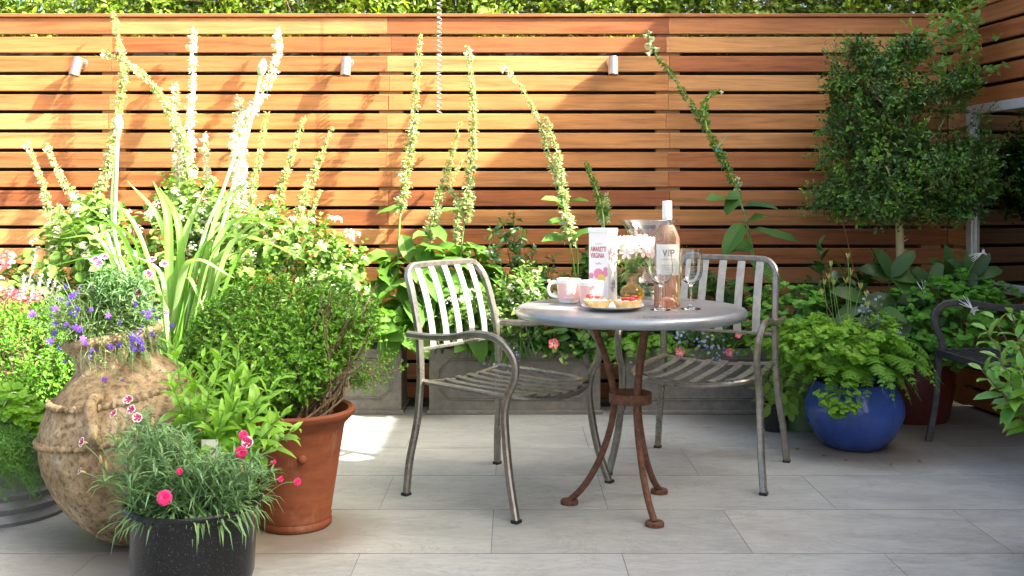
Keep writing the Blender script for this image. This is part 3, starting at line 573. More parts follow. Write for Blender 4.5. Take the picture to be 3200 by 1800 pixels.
m = MB(); p = np.array([TPX+.052, TPY-.146, .26]); m.ball(p, .016, 16, 10); part('boss', m, M_TERRA, o)
pot('black_glazed_pot', 'black speckled glazed bowl pot in front of the clay jar', GX(487, 2.77), 2.77, [(0, .02), (.1, .0), (.115, .01), (.143, .06), (.16, .12), (.164, .2), (.163, .285), (.168, .298), (.18, .305), (.1825, .312), (.178, .317), (.16, .312), (.152, .29), (.15, .25), (0, .25)], M_BLACK, (.155, .285))
pot('blue_glazed_pot', 'round cobalt blue glazed pot full of ferns and columbine', 1.566, 4.69, [(0, .01), (.1, .0), (.13, .008), (.172, .05), (.205, .105), (.2215, .16), (.219, .21), (.2, .26), (.183, .285), (.181, .292), (.186, .3), (.181, .305), (.168, .3), (.165, .25), (0, .25)], M_BLUE, (.168, .275))
pot('green_glazed_pot', 'olive green glazed pot tucked behind the blue pot', 1.46, 5.08, [(0, .0), (.11, .0), (.118, .01), (.14, .12), (.152, .24), (.155, .262), (.14, .262), (.13, .2), (0, .2)], M_GREENPOT, (.135, .235))
o = pot('oxblood_pot', 'dark red glazed pot of the clipped box tree', 2.06, 5.32, [(0, .0), (.19, .0), (.2, .02), (.225, .18), (.232, .3), (.225, .35), (.236, .365), (.225, .372), (.2, .36), (.19, .3), (0, .3)], M_REDPOT, (.2, .335))
m = MB()
for r in (.012, .024, .036): a = np.linspace(0, 2*np.pi, 25); m.sweep(np.stack([2.0+r*np.cos(a), np.full(25, 5.095+.002), .26+r*np.sin(a)], 1), circ(5, .004), up=(0, 1, 0), closed=True)
part('roundel', m, M_REDPOT, o)
pot('nursery_pot', 'small black plastic nursery pot beside the chair leg', 1.29, 5.02, [(0, .0), (.05, .0), (.066, .12), (.069, .122), (.069, .135), (.063, .135), (.05, .03), (0, .03)], M_NURS, (.06, .12))
pot('grey_metal_pot', 'ribbed grey pot with trailing fern at the frame edge', -1.86, 3.72, [(0, 0), (.235, 0)]+[(.236+.008*math.sin(k*1.6)+.0018*k, .012*k+.004) for k in range(24)]+[(.285, .298), (.29, .305), (.28, .312), (.26, .3), (0, .27)], M_GREYPOT, (.26, .285))
pot('small_terracotta_pot', 'old terracotta pot of the lime leaved shrub behind the pinks', -.93, 3.12, [(0, 0), (.09, 0), (.115, .17), (.128, .175), (.13, .215), (.118, .215), (.1, .15), (0, .15)], M_TERRA2, (.11, .19))
# clay jar, leaning
JX, JY = -1.19, 3.39; o = thing('clay_jar', 'big weathered clay olive jar with rope bands and loop handle', 'jar', (JX, JY, 0))
Rj = Matrix.Translation((JX, JY, .0)) @ Matrix.Rotation(math.radians(-11), 4, 'Y') @ Matrix.Translation((0, 0, .018))
prof = [(r*(.925 if z < .58 else .97), z*.955) for r, z in [(0, .0), (.09, .0), (.12, .006), (.17, .04), (.235, .115), (.282, .2), (.307, .29), (.31, .36), (.296, .435), (.262, .5), (.21, .55), (.16, .585), (.138, .61), (.132, .635), (.142, .665), (.162, .69), (.166, .703), (.16, .715), (.145, .715), (.128, .69), (.118, .64), (.16, .57), (0, .5)]]
pp = cat(np.array([(r, 0, z) for r, z in prof[:-2]]), 3)[:, [0, 2]]
m = MB(); m.M = Rj; m.lathe(np.vstack([pp, prof[-2:]]), 80); part('body', m, M_JAR, o)
for zr, tl, nm in ((.375, .35, 'rope_band'), (.486, .5, 'rope_band')):
    m = MB(); m.M = Rj; a = np.linspace(0, 2*np.pi, 181); zz = zr+.012*np.sin(a*2+1); rr = np.interp(zz, pp[:, 1][8:40], pp[:, 0][8:40])+.001; bd = 1+.35*np.sin(a*70)
    m.sweep(np.stack([rr*np.cos(a), rr*np.sin(a), zz], 1), circ(8, .0105), bd, up=(0, 0, 1), closed=True); part(nm, m, M_JAR, o)
m = MB(); m.M = Rj; ha = math.radians(-88); k = lambda r, z: (r*math.cos(ha), r*math.sin(ha), z)
m.sweep(cat([k(.217, .495), k(.259, .505), k(.29, .485), k(.302, .44), k(.299, .395), k(.274, .37)], 6), circ(10, .018), np.array([1.2]*4+[1]*40)[:31], up=(-math.sin(ha), math.cos(ha), 0)); part('handle', m, M_JAR, o)
m = MB(); m.M = Rj; m.lathe([(0, .638), (.09, .632), (.125, .625)], 32); part('soil', m, M_SOIL, o)
# ---------------------------------------------------------------- plant builders
def perp(d):
    d = nrm(d); r = rv(len(d)); return nrm(r-(r*d).sum(-1, keepdims=True)*d)
def sprigs(lf, p, d, ln, K, L, W, tw=None, tr=.0012, out=.75, curl=.12, tpl='small', up=(0, 0, .35), bend=0, jit=.25, fold=.2):
    p = np.atleast_2d(p); N = len(p); d = nrm(np.broadcast_to(d, (N, 3))); ln = np.broadcast_to(ln, (N,)); e1 = perp(d); e2 = np.cross(d, e1)
    for k in range(K):
        t = (k+.6)/K; q = p+d*(ln*t)[:, None]+np.array([0, 0, -1])*(bend*ln*t*t)[:, None]; ph = k*1.5708*1.0+(k//2)*.4+rng.uniform(-jit, jit, N)
        if K > 2 and k % 2: ph = ph+1.5708
        r = e1*np.cos(ph)[:, None]+e2*np.sin(ph)[:, None]; ld = nrm(d*(1-out*(1-.6*t))+r*out+rng.normal(size=(N, 3))*.12); n = nrm(d*.8+np.array(up)+rng.normal(size=(N, 3))*.15)
        s = rng.uniform(.6, 1.25, N)*(1-.35*t*t); lf.leaves(q, ld, n, L*s, W*s, tpl, curl, fold)
    if tw is not None:
        a = nrm(np.cross(d, [[.3, .2, .9]]))*tr; b = np.cross(d, a)
        q = p+d*ln[:, None]+np.array([0, 0, -1])*(bend*ln)[:, None]; V = np.stack([p+a, p-a*.5+b*.87, p-a*.5-b*.87, q], 1); i = (np.arange(N)*4)[:, None, None]+np.array([[0, 1, 3], [1, 2, 3], [2, 0, 3]])[None]
        tw.add(V, [i.reshape(-1, 3)])
class Lump:                                      # a lumpy blob to scatter foliage over
    def __init__(s, c, r, n=30, a=.16, k=9, flat=None):
        s.c = np.array(c, float); s.r = np.array(r, float); s.d = rv(n); s.a = rng.uniform(-.8, 1, n)*a; s.k = k; s.flat = flat
    def f(s, d): return 1+(s.a*np.exp(s.k*(d@s.d.T-1))).sum(-1)
    def pts(s, n, lo=.72, hi=1.0, bias=.4):
        d = rv(n); t = lo+(hi-lo)*rng.uniform(0, 1, n)**bias; q = d*s.f(d)[:, None]*t[:, None]*s.r
        return s.c+q, nrm(d/s.r)
def bush(lf, tw, lump, n, ln, K, L, W, lo=.7, upb=.35, **kw):
    p, d = lump.pts(n, lo); d = nrm(d*.8+rv(n)*.45+np.array([0, 0, upb])); l = ln*rng.uniform(.7, 1.3, n)
    sprigs(lf, p-d*l[:, None]*.6, d, l, K, L, W, tw, **kw)
def limbs(mb, base, tips, r0, r1, sag=.15, n=5):
    for q in tips:
        q = np.array(q); b = np.array(base)+rng.normal(size=3)*.004; m_ = (b+q)/2+rng.normal(size=3)*.03*np.linalg.norm(q-b)*3+np.array([0, 0, sag*np.linalg.norm(q-b)*.3])
        mb.tube(cat([b, m_, q], n), np.linspace(r0, r1, 2*n+1), 6)
def frond(lf, path, w, n=16, sub=7, pl=None, tip=.15):
    """a divided fern frond along a curve"""
    P = cat(path, 8); T = np.gradient(P, axis=0); T = nrm(T); i = np.linspace(.12, .99, n)*(len(P)-1); i0 = i.astype(int); base = P[i0]; t = i/(len(P)-1); d = T[i0]
    up = np.array([0, 0, 1.0]); sd = nrm(np.cross(d, up+1e-3)); nn = np.cross(sd, d); wl = w*np.sin(np.pi*np.clip(t*.93+.1, 0, 1))**.8
    for s in (-1, 1):
        pd = nrm(sd*s+d*.35-nn*.15+rng.normal(size=(n, 3))*.05)
        for k in range(sub):
            u = (k+.3)/sub; q = base+pd*(wl*u)[:, None]-nn*(wl*.18*u*u)[:, None]; l = wl*.34*(1-.75*u)+.003
            for s2 in (-1, 1): lf.leaves(q, nrm(d*s2*.9+pd*.55), nn, l, l*.55, 'small', .1, .05)
    mb = lf; mb.tube(P, np.linspace(.0018, .0006, len(P)), 4)
def fern(lf, c, n, R, up, w=.035, az=(0, 2*np.pi), drop=.0, N=15, sub=6):
    c = np.array(c)
    for k in range(n):
        a = az[0]+(az[1]-az[0])*(k+rng.uniform(-.3, .3))/n; r = R*rng.uniform(.75, 1.15); h = up*rng.uniform(.6, 1.25); d = np.array([math.cos(a), math.sin(a), 0])
        frond(lf, [c, c+d*r*.35+[0, 0, h*.75], c+d*r*.75+[0, 0, h*.8-drop*.3], c+d*r+[0, 0, h*.35-drop]], w*rng.uniform(.8, 1.2), N, sub)
def trefoil(lf, p, d, n, size):
    """three rounded lobes on each of three leaflets"""
    p = np.atleast_2d(p); N = len(p); d = nrm(np.broadcast_to(d, (N, 3))); n = nrm(np.broadcast_to(n, (N, 3))); sd = nrm(np.cross(d, n)); size = np.broadcast_to(size, (N,))
    for a in (-1.15, 0, 1.15):
        ld = nrm(d*math.cos(a)+sd*math.sin(a)); q = p+ld*(size*.18)[:, None]; ls = nrm(np.cross(ld, n))
        for b in (-.62, 0, .62):
            l2 = nrm(ld*math.cos(b)+ls*math.sin(b)+rng.normal(size=(N, 3))*.06); lf.leaves(q, l2, n+rng.normal(size=(N, 3))*.1, size*.58, size*.36, 'obov', .22, .08)
def columbine(lf, st, c, R, n, size, lump=None, r=.0011):
    lump = lump or Lump(c, R, 16, .2); p, d = lump.pts(n, .35, 1, .55); c = np.array(c)
    ld = nrm(d*[1, 1, .3]+rv(n)*.6); trefoil(lf, p, ld, nrm(np.array([0, 0, 1.0])+d*.55+[0, -.25, 0]), size*rng.uniform(.7, 1.2, n))
    for i in range(0, n, 2): b = c+[rng.uniform(-.4, .4)*R[0], rng.uniform(-.4, .4)*R[1], -R[2]]; st.tube(cat([b, (b+p[i])/2+[0, 0, .03], p[i]], 3), r, 4)
def ribbon(mb, path, w, tip=.35, fold=.28, n=7):
    P = cat(path, n); T = nrm(np.gradient(P, axis=0)); t = np.linspace(0, 1, len(P)); ww = w*np.minimum(1, (1-t)/tip+.02)**.7*(.75+.25*np.minimum(1, t*4)); sd = nrm(np.cross(T, np.array([0, 0, 1.0])+T[0]*[1, 1, 0]*.01+1e-3))
    v = nrm(sd.mean(0)); sd = nrm(sd*.35+v); sd = nrm(sd-(sd*T).sum(-1, keepdims=True)*T); nn = np.cross(sd, T)
    V = np.stack([P-sd*ww[:, None]*.5+nn*ww[:, None]*fold, P-sd*ww[:, None]*.25+nn*ww[:, None]*fold*.3, P, P+sd*ww[:, None]*.25+nn*ww[:, None]*fold*.3, P+sd*ww[:, None]*.5+nn*ww[:, None]*fold], 1)
    k = len(P); i = np.arange(k*5).reshape(k, 5); mb.add(V, [np.stack([i[:-1, :-1], i[:-1, 1:], i[1:, 1:], i[1:, :-1]], -1).reshape(-1, 4)])
SOILZ = .32
def foxglove(label, tip_pts, Y, mat, wid=.03, stem=G_STEM, base=None, spike=(.0, 1.0), leaf=(), dens=330, whites=0, fl=1.0, lmat=None, leafy=0, ys=None, name='foxglove', group='foxgloves along the fence'):
    """tip_pts: screen points (2576 grid) from low to high with the spike on the upper part"""
    Y0 = Y
    if ys is None: ys = 5.67-max(Y, 5.42); Y = max(Y, 5.42)
    pts = [Q(x, y, Y+ys*k/(len(tip_pts)-1)) for k, (x, y) in enumerate(tip_pts)]
    if base is not None: pts = [np.array([base[0], base[1], SOILZ])]+pts
    P = cat(pts, 8); n = len(P); sp0 = spike[0]; r = np.linspace(.006, .0022, n)*(1.0 if wid > .02 else .6)
    o = thing(name, label, 'plant', pts[0], 0, group); m = MB(); m.tube(P, r, 7); part('stem', m, stem, o)
    seg = np.linalg.norm(np.diff(P, axis=0), axis=1); L = np.concatenate([[0], np.cumsum(seg)]); l0 = sp0*L[-1]; N = max(int((L[-1]-l0)*dens), 20)
    s = rng.uniform(l0, L[-1], N); wh_ = np.round(s/.021)*.021; s = np.clip(wh_+rng.normal(size=N)*.0042, l0, L[-1]); p = np.stack([np.interp(s, L, P[:, i]) for i in range(3)], 1); T = nrm(np.stack([np.interp(s, L, np.gradient(P, axis=0)[:, i]) for i in range(3)], 1)); u = (s-l0)/(L[-1]-l0)
    o1 = perp(T); w_ = wid*1.18*(1-.6*u)*rng.uniform(.65, 1.2, N); fm = MB(); q = p+o1*(w_*.25)[:, None]
    for k in range(4):
        d = nrm(o1*.8+T*(.35-.5*(k == 3))+rv(N)*.55); fm.leaves(q+rv(N)*.002, d, T+rv(N)*.5, w_*rng.uniform(.5, 1.0, N)*fl, w_*.4*fl, 'petal' if k < 2 else 'small', .3, .25)
    k = max(N//7, 6); i = rng.integers(0, N, k); fm.leaves(p[i], nrm(o1[i]+T[i]*.1-[0, 0, .3]), T[i], w_[i]*1.25, w_[i]*.3, 'lance', .5, .1)
    part('flower_spike', fm, mat, o)
    if whites:                                  # hanging bells near the top of the stem
        me = bell_mesh()
        for j in range(whites):
            t_ = L[-1]-.012-.02*j; c = np.array([np.interp(t_, L, P[:, i]) for i in range(3)]); a = j*2.4+.6; d = np.array([math.cos(a)*.75, math.sin(a)*.6-.3, -.55]); put('bell_flower', me, o, c, face(d), .62+.1*min(j, 4))
    lm = MB()
    for (x, y, x2, y2, ww) in leaf:             # leaf from the stem point to its tip, on screen
        a = Q(x, y, Y); b = Q(x2, y2, Y-.06-rng.uniform(0, .08)); d = b-a; l = np.linalg.norm(d); lm.leaves(a, d+[0, 0, l*.25], nrm([rng.uniform(-.3, .3), -.55, .85]), l*1.02, l*ww, 'oval', .28, .16, .22)
        m_ = 0
    if leafy:
        b = pts[0]; k = leafy; a = np.linspace(0, 2*np.pi, k, endpoint=False)+rng.uniform(0, 2); h = rng.uniform(.02, .32, k); d = np.stack([np.cos(a), np.sin(a)*.8, rng.uniform(.1, .9, k)], 1)
        p0 = np.stack([np.interp(h, [0, .4], [b[i], pts[1][i]]) if i < 2 else b[2]+h for i in range(3)], 1); l = rng.uniform(.13, .24, k)
        lm.leaves(p0, d, [0, -.3, 1], l, l*.42, 'oval', rng.uniform(.25, .6, k), .1, .2)
    if lm.V: part('leaves', lm, lmat or L_FOX, o)
    return o
_bell = []
def bell_mesh():
    if not _bell:
        m = MB(); pr = [(.0, 0), (.006, .002), (.009, .012), (.011, .026), (.015, .034), (.021, .039)]; m.lathe(pr, 14)
        a = np.arange(14); me = m.data('bell_flower'); me.materials.append(L_FLORW); _bell.append(me)
    return _bell[0]

# ---------------------------------------------------------------- hedge on top of the fence
o = thing('climbing_hedge', 'bright yellow green leafy climber spilling along the top of the fence', 'hedge', (-.3, 6.1, 2.0))
lf, tw = MB(), MB(); n = 12500; x = rng.uniform(-3.6, 3.0, n); z = rng.uniform(2.06, 2.62, n); edge = .12*np.sin(x*5)+.1*np.sin(x*11+2); y = 6.02+rng.uniform(-.06, .42, n)+.05*np.sin(x*9)
keep = ~((x < -2.3) & (z > 2.42+.12*np.sin(x*17)))
p = np.stack([x, y, z], 1)[keep]; n = len(p); d = nrm(rv(n)*.8+[0, -.55, .25]); sprigs(lf, p, d, rng.uniform(.06, .16, n), 5, .052, .022, tw, .0018, tpl='oval', curl=.3, bend=.25)
part('leaves', lf, L_HEDGE, o)
for k in range(70): a = np.array([rng.uniform(-3.4, 2.8), 6.02, rng.uniform(2.0, 2.4)]); tw.tube(cat([a, a+rng.normal(size=3)*[.15, .03, .05], a+rng.normal(size=3)*[.35, .05, .12]], 5), .003, 5)
part('twigs', tw, T_TWIG, o)
# box coloured dark to paint in the hedge's shaded depth
m = MB(); m.box((-3.9, 6.5, 1.6), (3.4, 6.7, 2.2)); part('shaded_core', m, plain('core_shade_dark', (.02, .03, .01), (.05, .06, .02), 20, .9), o)

# ---------------------------------------------------------------- box ball, far left box, standard tree
def boxbush(label, lump, n, base, trunks, mat=L_BOX, ln=.05, K=7, L=.0245, W=.0135, inner=900, name='box_bush', lo=.74, kw={}, extra=None):
    o = thing(name, label, 'shrub', base); lf, tw, tk = MB(), MB(), MB()
    bush(lf, tw, lump, n, ln, K, L, W, lo=lo, **kw)
    q, _ = lump.pts(trunks*3, .35, .8); limbs(tk, base, q[:trunks], .009, .003)
    for k in range(trunks, len(q)): b = q[rng.integers(0, trunks)]; limbs(tk, b, [q[k]], .003, .0012, n=3)
    if extra: extra(lf, tw, tk)
    part('leaves', lf, mat, o); part('twigs', tw, T_TWIG, o); part('stems', tk, T_TWIG, o); return o
def bare(lf, tw, tk):
    for k in range(46):                          # dry bare twigs on the sunny flank
        a = np.array([TPX+rng.uniform(-.02, .12), TPY+rng.uniform(-.08, .12), .38]); b = np.array([-.56+rng.uniform(-.1, .09), 3.5+rng.uniform(-.12, .25), rng.uniform(.55, .84)]); tk.tube(cat([a, (a+b)/2+rng.normal(size=3)*.03, b], 4), [.0045, .0012], 5)
    p = []                                       # a stray branch reaching out over the paving
    for tip in (Q(985, 905, 3.75), Q(960, 950, 3.7), Q(930, 935, 3.65), Q(1000, 930, 3.8)):
        a = np.array([TPX+.08, TPY, .40]); P = cat([a, Q(880, 965, 3.62), tip], 6); tk.tube(P, [.0045, .0015], 5); p.append(P[6:])
    p = np.concatenate(p); p = np.repeat(p, 5, 0)+rng.normal(size=(len(p)*5, 3))*.016; sprigs(lf, p, rv(len(p))+[0.2, 0, .3], .04, 6, .015, .0075, tw)
boxbush('rounded box ball in the terracotta pot with bare twigs on its sunny side', Lump((-.855, 3.6, .6), (.315, .28, .212), 36, .19, 11), 2900, (TPX, TPY, .37), 16, extra=bare)
l2 = Lump((-.62, 3.68, .69), (.13, .2, .13), 12, .2); o_ = bpy.data.objects['box_bush']; lf, tw = MB(), MB(); bush(lf, tw, l2, 480, .05, 7, .0245, .0135, lo=.6)
part('leaves', lf, L_BOX, o_); part('twigs', tw, T_TWIG, o_)
boxbush('glossy box bush on bare trunks at the left frame edge', Lump((-1.93, 3.95, .5), (.37, .3, .2), 30, .17, 9), 2300, (-1.86, 3.8, .29), 12)
# standard box tree
o = thing('box_tree', 'clipped box tree with pale trunk and wispy dark crown by the corner', 'tree', (2.03, 5.3, .33)); tk, lf, ln_, tw = MB(), MB(), MB(), MB()
t0 = Q(2266, 700, 5.3); t1 = Q(2262, 520, 5.3); tk.tube(cat([(2.05, 5.3, .33), Q(2272, 790, 5.3), t0, t1, Q(2262, 440, 5.3), Q(2270, 330, 5.3)], 6), [.024, .023, .021, .02, .015, .006], 10)
for k in range(7): a = Q(2264+rng.uniform(-4, 4), rng.uniform(560, 690), 5.29); tk.tube([a, a+[rng.choice([-1, 1])*.03, -.01, .02]], [.004, .002], 5)
br = [Q(x, y, 5.3+dy) for x, y, dy in ((2160, 520, -.1), (2380, 520, -.05), (2180, 480, .2), (2350, 470, -.3), (2230, 420, -.3), (2320, 350, .1), (2150, 380, 0), (2420, 420, .15), (2200, 240, -.1), (2330, 200, 0), (2400, 230, .05), (2140, 190, 0))]
limbs(tk, t1, br[:8], .011, .004); limbs(tk, Q(2264, 400, 5.3), br[8:], .008, .003); limbs(tk, t1-[0, 0, .03], [Q(2190, 535, 5.15), Q(2350, 525, 5.1), Q(2390, 535, 5.2)], .008, .003)
part('trunk', tk, T_TRUNK, o)
for c, r, n in (((2265, 465), (.35, .34, .16), 1250), ((2140, 495), (.2, .26, .11), 440), ((2395, 490), (.21, .26, .13), 500), ((2190, 400), (.19, .24, .14), 520), ((2340, 395), (.21, .26, .14), 620), ((2150, 320), (.13, .2, .1), 330), ((2250, 335), (.15, .22, .12), 400), ((2195, 255), (.17, .2, .1), 400), ((2300, 240), (.15, .16, .09), 320), ((2125, 200), (.1, .14, .08), 210), ((2210, 165), (.11, .14, .09), 240), ((2420, 210), (.1, .12, .06), 140), ((2165, 115), (.07, .1, .05), 110), ((2290, 115), (.1, .1, .06), 160), ((2445, 400), (.12, .2, .1), 240)):
    lp = Lump(Q(*c, 5.27), r, 24, .42, 10); bush(lf, tw, lp, int(n*.46), .1, 8, .032, .018, lo=.3, upb=.15, tr=.0018, bend=.12); bush(ln_, tw, lp, int(n*.13), .1, 8, .031, .0165, lo=.95, upb=.3)
for x, y, k in ((2060, 380, 8), (2070, 470, 10), (2090, 150, 8), (2050, 505, 8), (2490, 470, 9), (2460, 370, 12), (2480, 290, 7), (2540, 330, 7), (2420, 260, 9), (2110, 110, 6), (2440, 200, 8)):
    c = Q(x, y, 5.2); d = nrm(c-Q(2262, 400, 5.3)); p = c-d*rng.uniform(.0, .16, (k*2, 1))+rng.normal(size=(k*2, 3))*.03; sprigs(lf, p, nrm(d+rv(k*2)*.5), .09, 8, .026, .013, tw)
    if y < 400: sprigs(ln_, p[:k], nrm(d+rv(k)*.5), .08, 7, .026, .013, tw)
part('crown', lf, L_TREE, o); part('new_growth', ln_, L_TREEN, o); part('twigs', tw, T_TWIG, o)

# ---------------------------------------------------------------- foxgloves: left group
B = lambda x, Y: (GX(x, Y), Y)
FOX = [
 ('small spike with white tip at the far left frame edge, leaning left', [(128, 600), (112, 480), (88, 415), (66, 352)], 5.45, L_FLOR, .03, 'w', B(120, 5.5), .3),
 ('small leaning spike just right of the leftmost one', [(205, 545), (182, 490), (140, 420), (119, 362)], 5.4, L_FLOR, .032, 'w', B(215, 5.5), .4),
 ('short white spike rising from leaves behind the violet lobelia', [(152, 620), (155, 575), (148, 515)], 5.3, L_FLORW, .045, '', B(160, 5.45), .4),
 ('tallest foxglove, crossing all slats up to the hedge at the left', [(230, 540), (262, 450), (290, 330), (312, 180), (300, 110), (286, 28)], 5.25, L_FLOR, .04, '', B(225, 5.4), .12),
 ('foxglove arching far over to the left with hooked tip', [(470, 420), (430, 290), (400, 235), (350, 180), (300, 150), (256, 130)], 5.2, L_FLOR, .036, 'w', B(480, 5.4), .25),
 ('dense white spike standing close left of the tall straight one', [(440, 560), (450, 440), (444, 320), (440, 205)], 5.2, L_FLORW, .046, '', B(440, 5.4), .2),
 ('tall straight white foxglove topping out at the second slat', [(480, 560), (470, 440), (478, 330), (484, 200), (487, 74)], 5.15, L_FLORW, .042, '', B(480, 5.4), .2),
 ('slender pale spike between the straight white one and the bud stems', [(530, 560), (522, 440), (515, 335)], 5.2, L_FLORW, .034, '', B(530, 5.4), .3),
 ('thick white spike bending right to its tip near the third slat', [(600, 540), (602, 420), (600, 330), (640, 270), (682, 190), (700, 120), (698, 76)], 5.1, L_FLORW, .05, '', B(600, 5.4), .2),
 ('blunt white spike beside the straight bud stalk', [(590, 560), (596, 440), (602, 340), (604, 245)], 5.2, L_FLORW, .05, '', B(592, 5.4), .3),
 ('green pod spike left of the two slanting ones above the box ball', [(630, 520), (648, 420), (660, 345), (672, 284)], 5.3, L_FLOR, .034, '', B(620, 5.45), .2),
 ('first of two slanting green spikes above the box ball', [(660, 640), (700, 500), (730, 400), (768, 290)], 5.3, L_FLOR, .034, '', B(640, 5.45), .4),
 ('second slanting green spike above the box ball, further right', [(715, 640), (760, 510), (795, 420), (838, 320)], 5.3, L_FLOR, .034, '', B(690, 5.45), .42),
 ('short seed spike below the slanting green ones', [(730, 640), (770, 560), (806, 478)], 5.3, L_FLOR, .03, '', B(710, 5.45), .4)]
for lab, pts, Y, mat, wd, wh, b, sp in FOX:
    foxglove(lab, pts, Y, mat, wd, G_PALE if mat is L_FLORW else G_STEM, b, (sp+.12,), whites=3 if wh else (5 if mat is L_FLORW else 0), leafy=5)
foxglove('tall foxglove with seed pods left of the hanging spiral', [(1003, 600), (1018, 460), (1042, 300), (1048, 190), (1058, 84)], 5.35, L_FLOR, .036, G_STEM, B(1000, 5.5), (.42,), ((1010, 590, 1030, 660, .5), (1012, 520, 945, 540, .3), (1005, 640, 905, 665, .4), (1000, 690, 930, 760, .4)), leafy=6)
foxglove('leaning foxglove between the spiral and the tall one before it', [(1070, 640), (1100, 520), (1125, 430), (1158, 308)], 5.3, L_FLOR, .034, G_STEM, B(1062, 5.5), (.45,), ((1088, 570, 1118, 610, .5), (1080, 590, 1040, 600, .4), (1075, 640, 1140, 620, .5)), leafy=6)
foxglove('tall foxglove with pale tip right of the hanging spiral', [(1160, 640), (1178, 470), (1190, 320), (1187, 200), (1178, 118)], 5.35, L_FLOR, .036, G_STEM, B(1150, 5.5), (.42,), ((1165, 610, 1235, 650, .34), (1165, 530, 1110, 530, .3), (1160, 640, 1220, 620, .4)), leafy=6, whites=3)
foxglove('thin twisted foxglove sprig beside the pale tipped one', [(1150, 560), (1150, 500), (1132, 470), (1165, 400)], 5.33, L_FLOR, .026, G_STEM, B(1140, 5.5), (.5,), leafy=2)
foxglove('sunlit foxglove leaning left across the shadow edge', [(1452, 640), (1420, 520), (1385, 400), (1362, 320), (1318, 230), (1262, 160)], 5.35, L_FLOR, .028, G_STEM, B(1450, 5.5), (.52,), ys=0, leaf=((1425, 560, 1380, 560, .35), (1440, 600, 1370, 610, .35), (1432, 510, 1480, 505, .3)), leafy=6, whites=3)
foxglove('shorter sunlit foxglove overlapping the leaning one', [(1425, 560), (1412, 450), (1400, 380), (1374, 294)], 5.25, L_FLOR, .036, G_STEM, B(1480, 5.5), (.5,), ys=0, leaf=((1425, 520, 1370, 500, .3), (1440, 600, 1500, 580, .4)), leafy=6)
foxglove('green pod spike above the biscuit tin', [(1520, 600), (1510, 510), (1490, 450), (1472, 406)], 5.35, L_FLORG, .032, G_STEM, B(1510, 5.5), (.66,), leafy=4)
foxglove('short cream spike just above the biscuit tin', [(1512, 600), (1522, 540), (1526, 488)], 5.3, L_FLOR, .034, G_STEM, B(1500, 5.5), (.74,), leafy=3)
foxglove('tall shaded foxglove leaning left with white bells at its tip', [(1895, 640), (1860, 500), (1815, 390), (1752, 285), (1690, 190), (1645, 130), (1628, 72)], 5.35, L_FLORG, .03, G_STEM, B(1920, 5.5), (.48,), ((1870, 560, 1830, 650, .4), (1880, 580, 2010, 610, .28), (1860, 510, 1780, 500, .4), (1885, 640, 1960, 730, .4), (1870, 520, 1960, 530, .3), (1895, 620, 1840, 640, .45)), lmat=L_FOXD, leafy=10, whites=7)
foxglove('hooked side shoot of foxglove with one white bell, in shade', [(1780, 330), (1770, 280), (1785, 240), (1812, 226)], 5.36, L_FLORG, .026, G_STEM, None, (.1,), whites=1)
foxglove('short shaded foxglove with drooping white bells and buds', [(1880, 580), (1862, 500), (1850, 440)], 5.28, L_FLORG, .014, G_STEM, B(1930, 5.5), (.8,), ((1858, 480, 1830, 540, .5), (1875, 560, 1930, 545, .4)), whites=4, lmat=L_FOXD, leafy=6)

# ---------------------------------------------------------------- strap-leaved clump with bud stems
ax, ay = GX(440, 4.25), 4.25; base = np.array([ax, ay, .28]); o = thing('agapanthus', 'clump of broad arching strap leaves with tall bud stems behind the jar', 'plant', base); lf = MB()
ST = [((560, 600), (765, 640), .07), ((590, 560), (760, 590), .07), ((560, 520), (640, 450), .06), ((600, 600), (780, 660), .06), ((540, 580), (690, 560), .065), ((250, 610), (150, 600), .05), ((570, 580), (720, 520), .07), ((300, 590), (195, 505), .05), ((330, 560), (245, 490), .05), ((400, 560), (320, 455), .05), ((420, 550), (385, 455), .05), ((445, 560), (400, 470), .045), ((470, 600), (525, 458), .07), ((520, 620), (660, 460), .06), ((540, 640), (655, 510), .06), ((560, 640), (740, 545), .05), ((560, 660), (760, 575), .045), ((330, 600), (205, 545), .04), ((300, 650), (110, 672), .05), 
      ((500, 640), (600, 560), .06), ((480, 660), (590, 700), .05), ((560, 690), (590, 690), .045), ((400, 690), (330, 640), .045), ((470, 700), (520, 800), .04), ((395, 740), (340, 770), .04), ((610, 640), (690, 600), .045), ((545, 560), (640, 440), .05), ((590, 610), (720, 520), .05)]
for (mx, my), (tx, ty), wd in ST:
    Y = ay+rng.uniform(-.22, .3); a = base+rng.normal(size=3)*[.05, .05, 0]; q = Q(tx, ty, Y); m1 = Q(mx, my, (ay+Y)/2); ribbon(lf, [a, a*.45+m1*.55+[0, 0, .02], m1, q], wd*.72)
part('leaves', lf, L_STRAP, o)
for pts, bud in (([(445, 800), (290, 600), (300, 310)], 0), ([(450, 800), (555, 580), (620, 350), (655, 190)], 1), ([(448, 800), (500, 640), (560, 480), (600, 360)], 0), ([(420, 800), (280, 620), (288, 560), (297, 330)], 1)):
    m = MB(); P = cat([base]+[Q(x, y, ay+.1) for x, y in pts[1:]], 8); m.tube(P, [.0085, .0065], 8); s_ = part('flower_stem', m, G_PALE, o)
    if bud:
        m = MB(); d = nrm(P[-1]-P[-3]); m.tube(cat([P[-1]-d*.005, P[-1]+d*.012, P[-1]+d*.035, P[-1]+d*.06, P[-1]+d*.075], 4), [.006, .016, .021, .013, .002], 12); part('bud', m, G_PALE, s_)

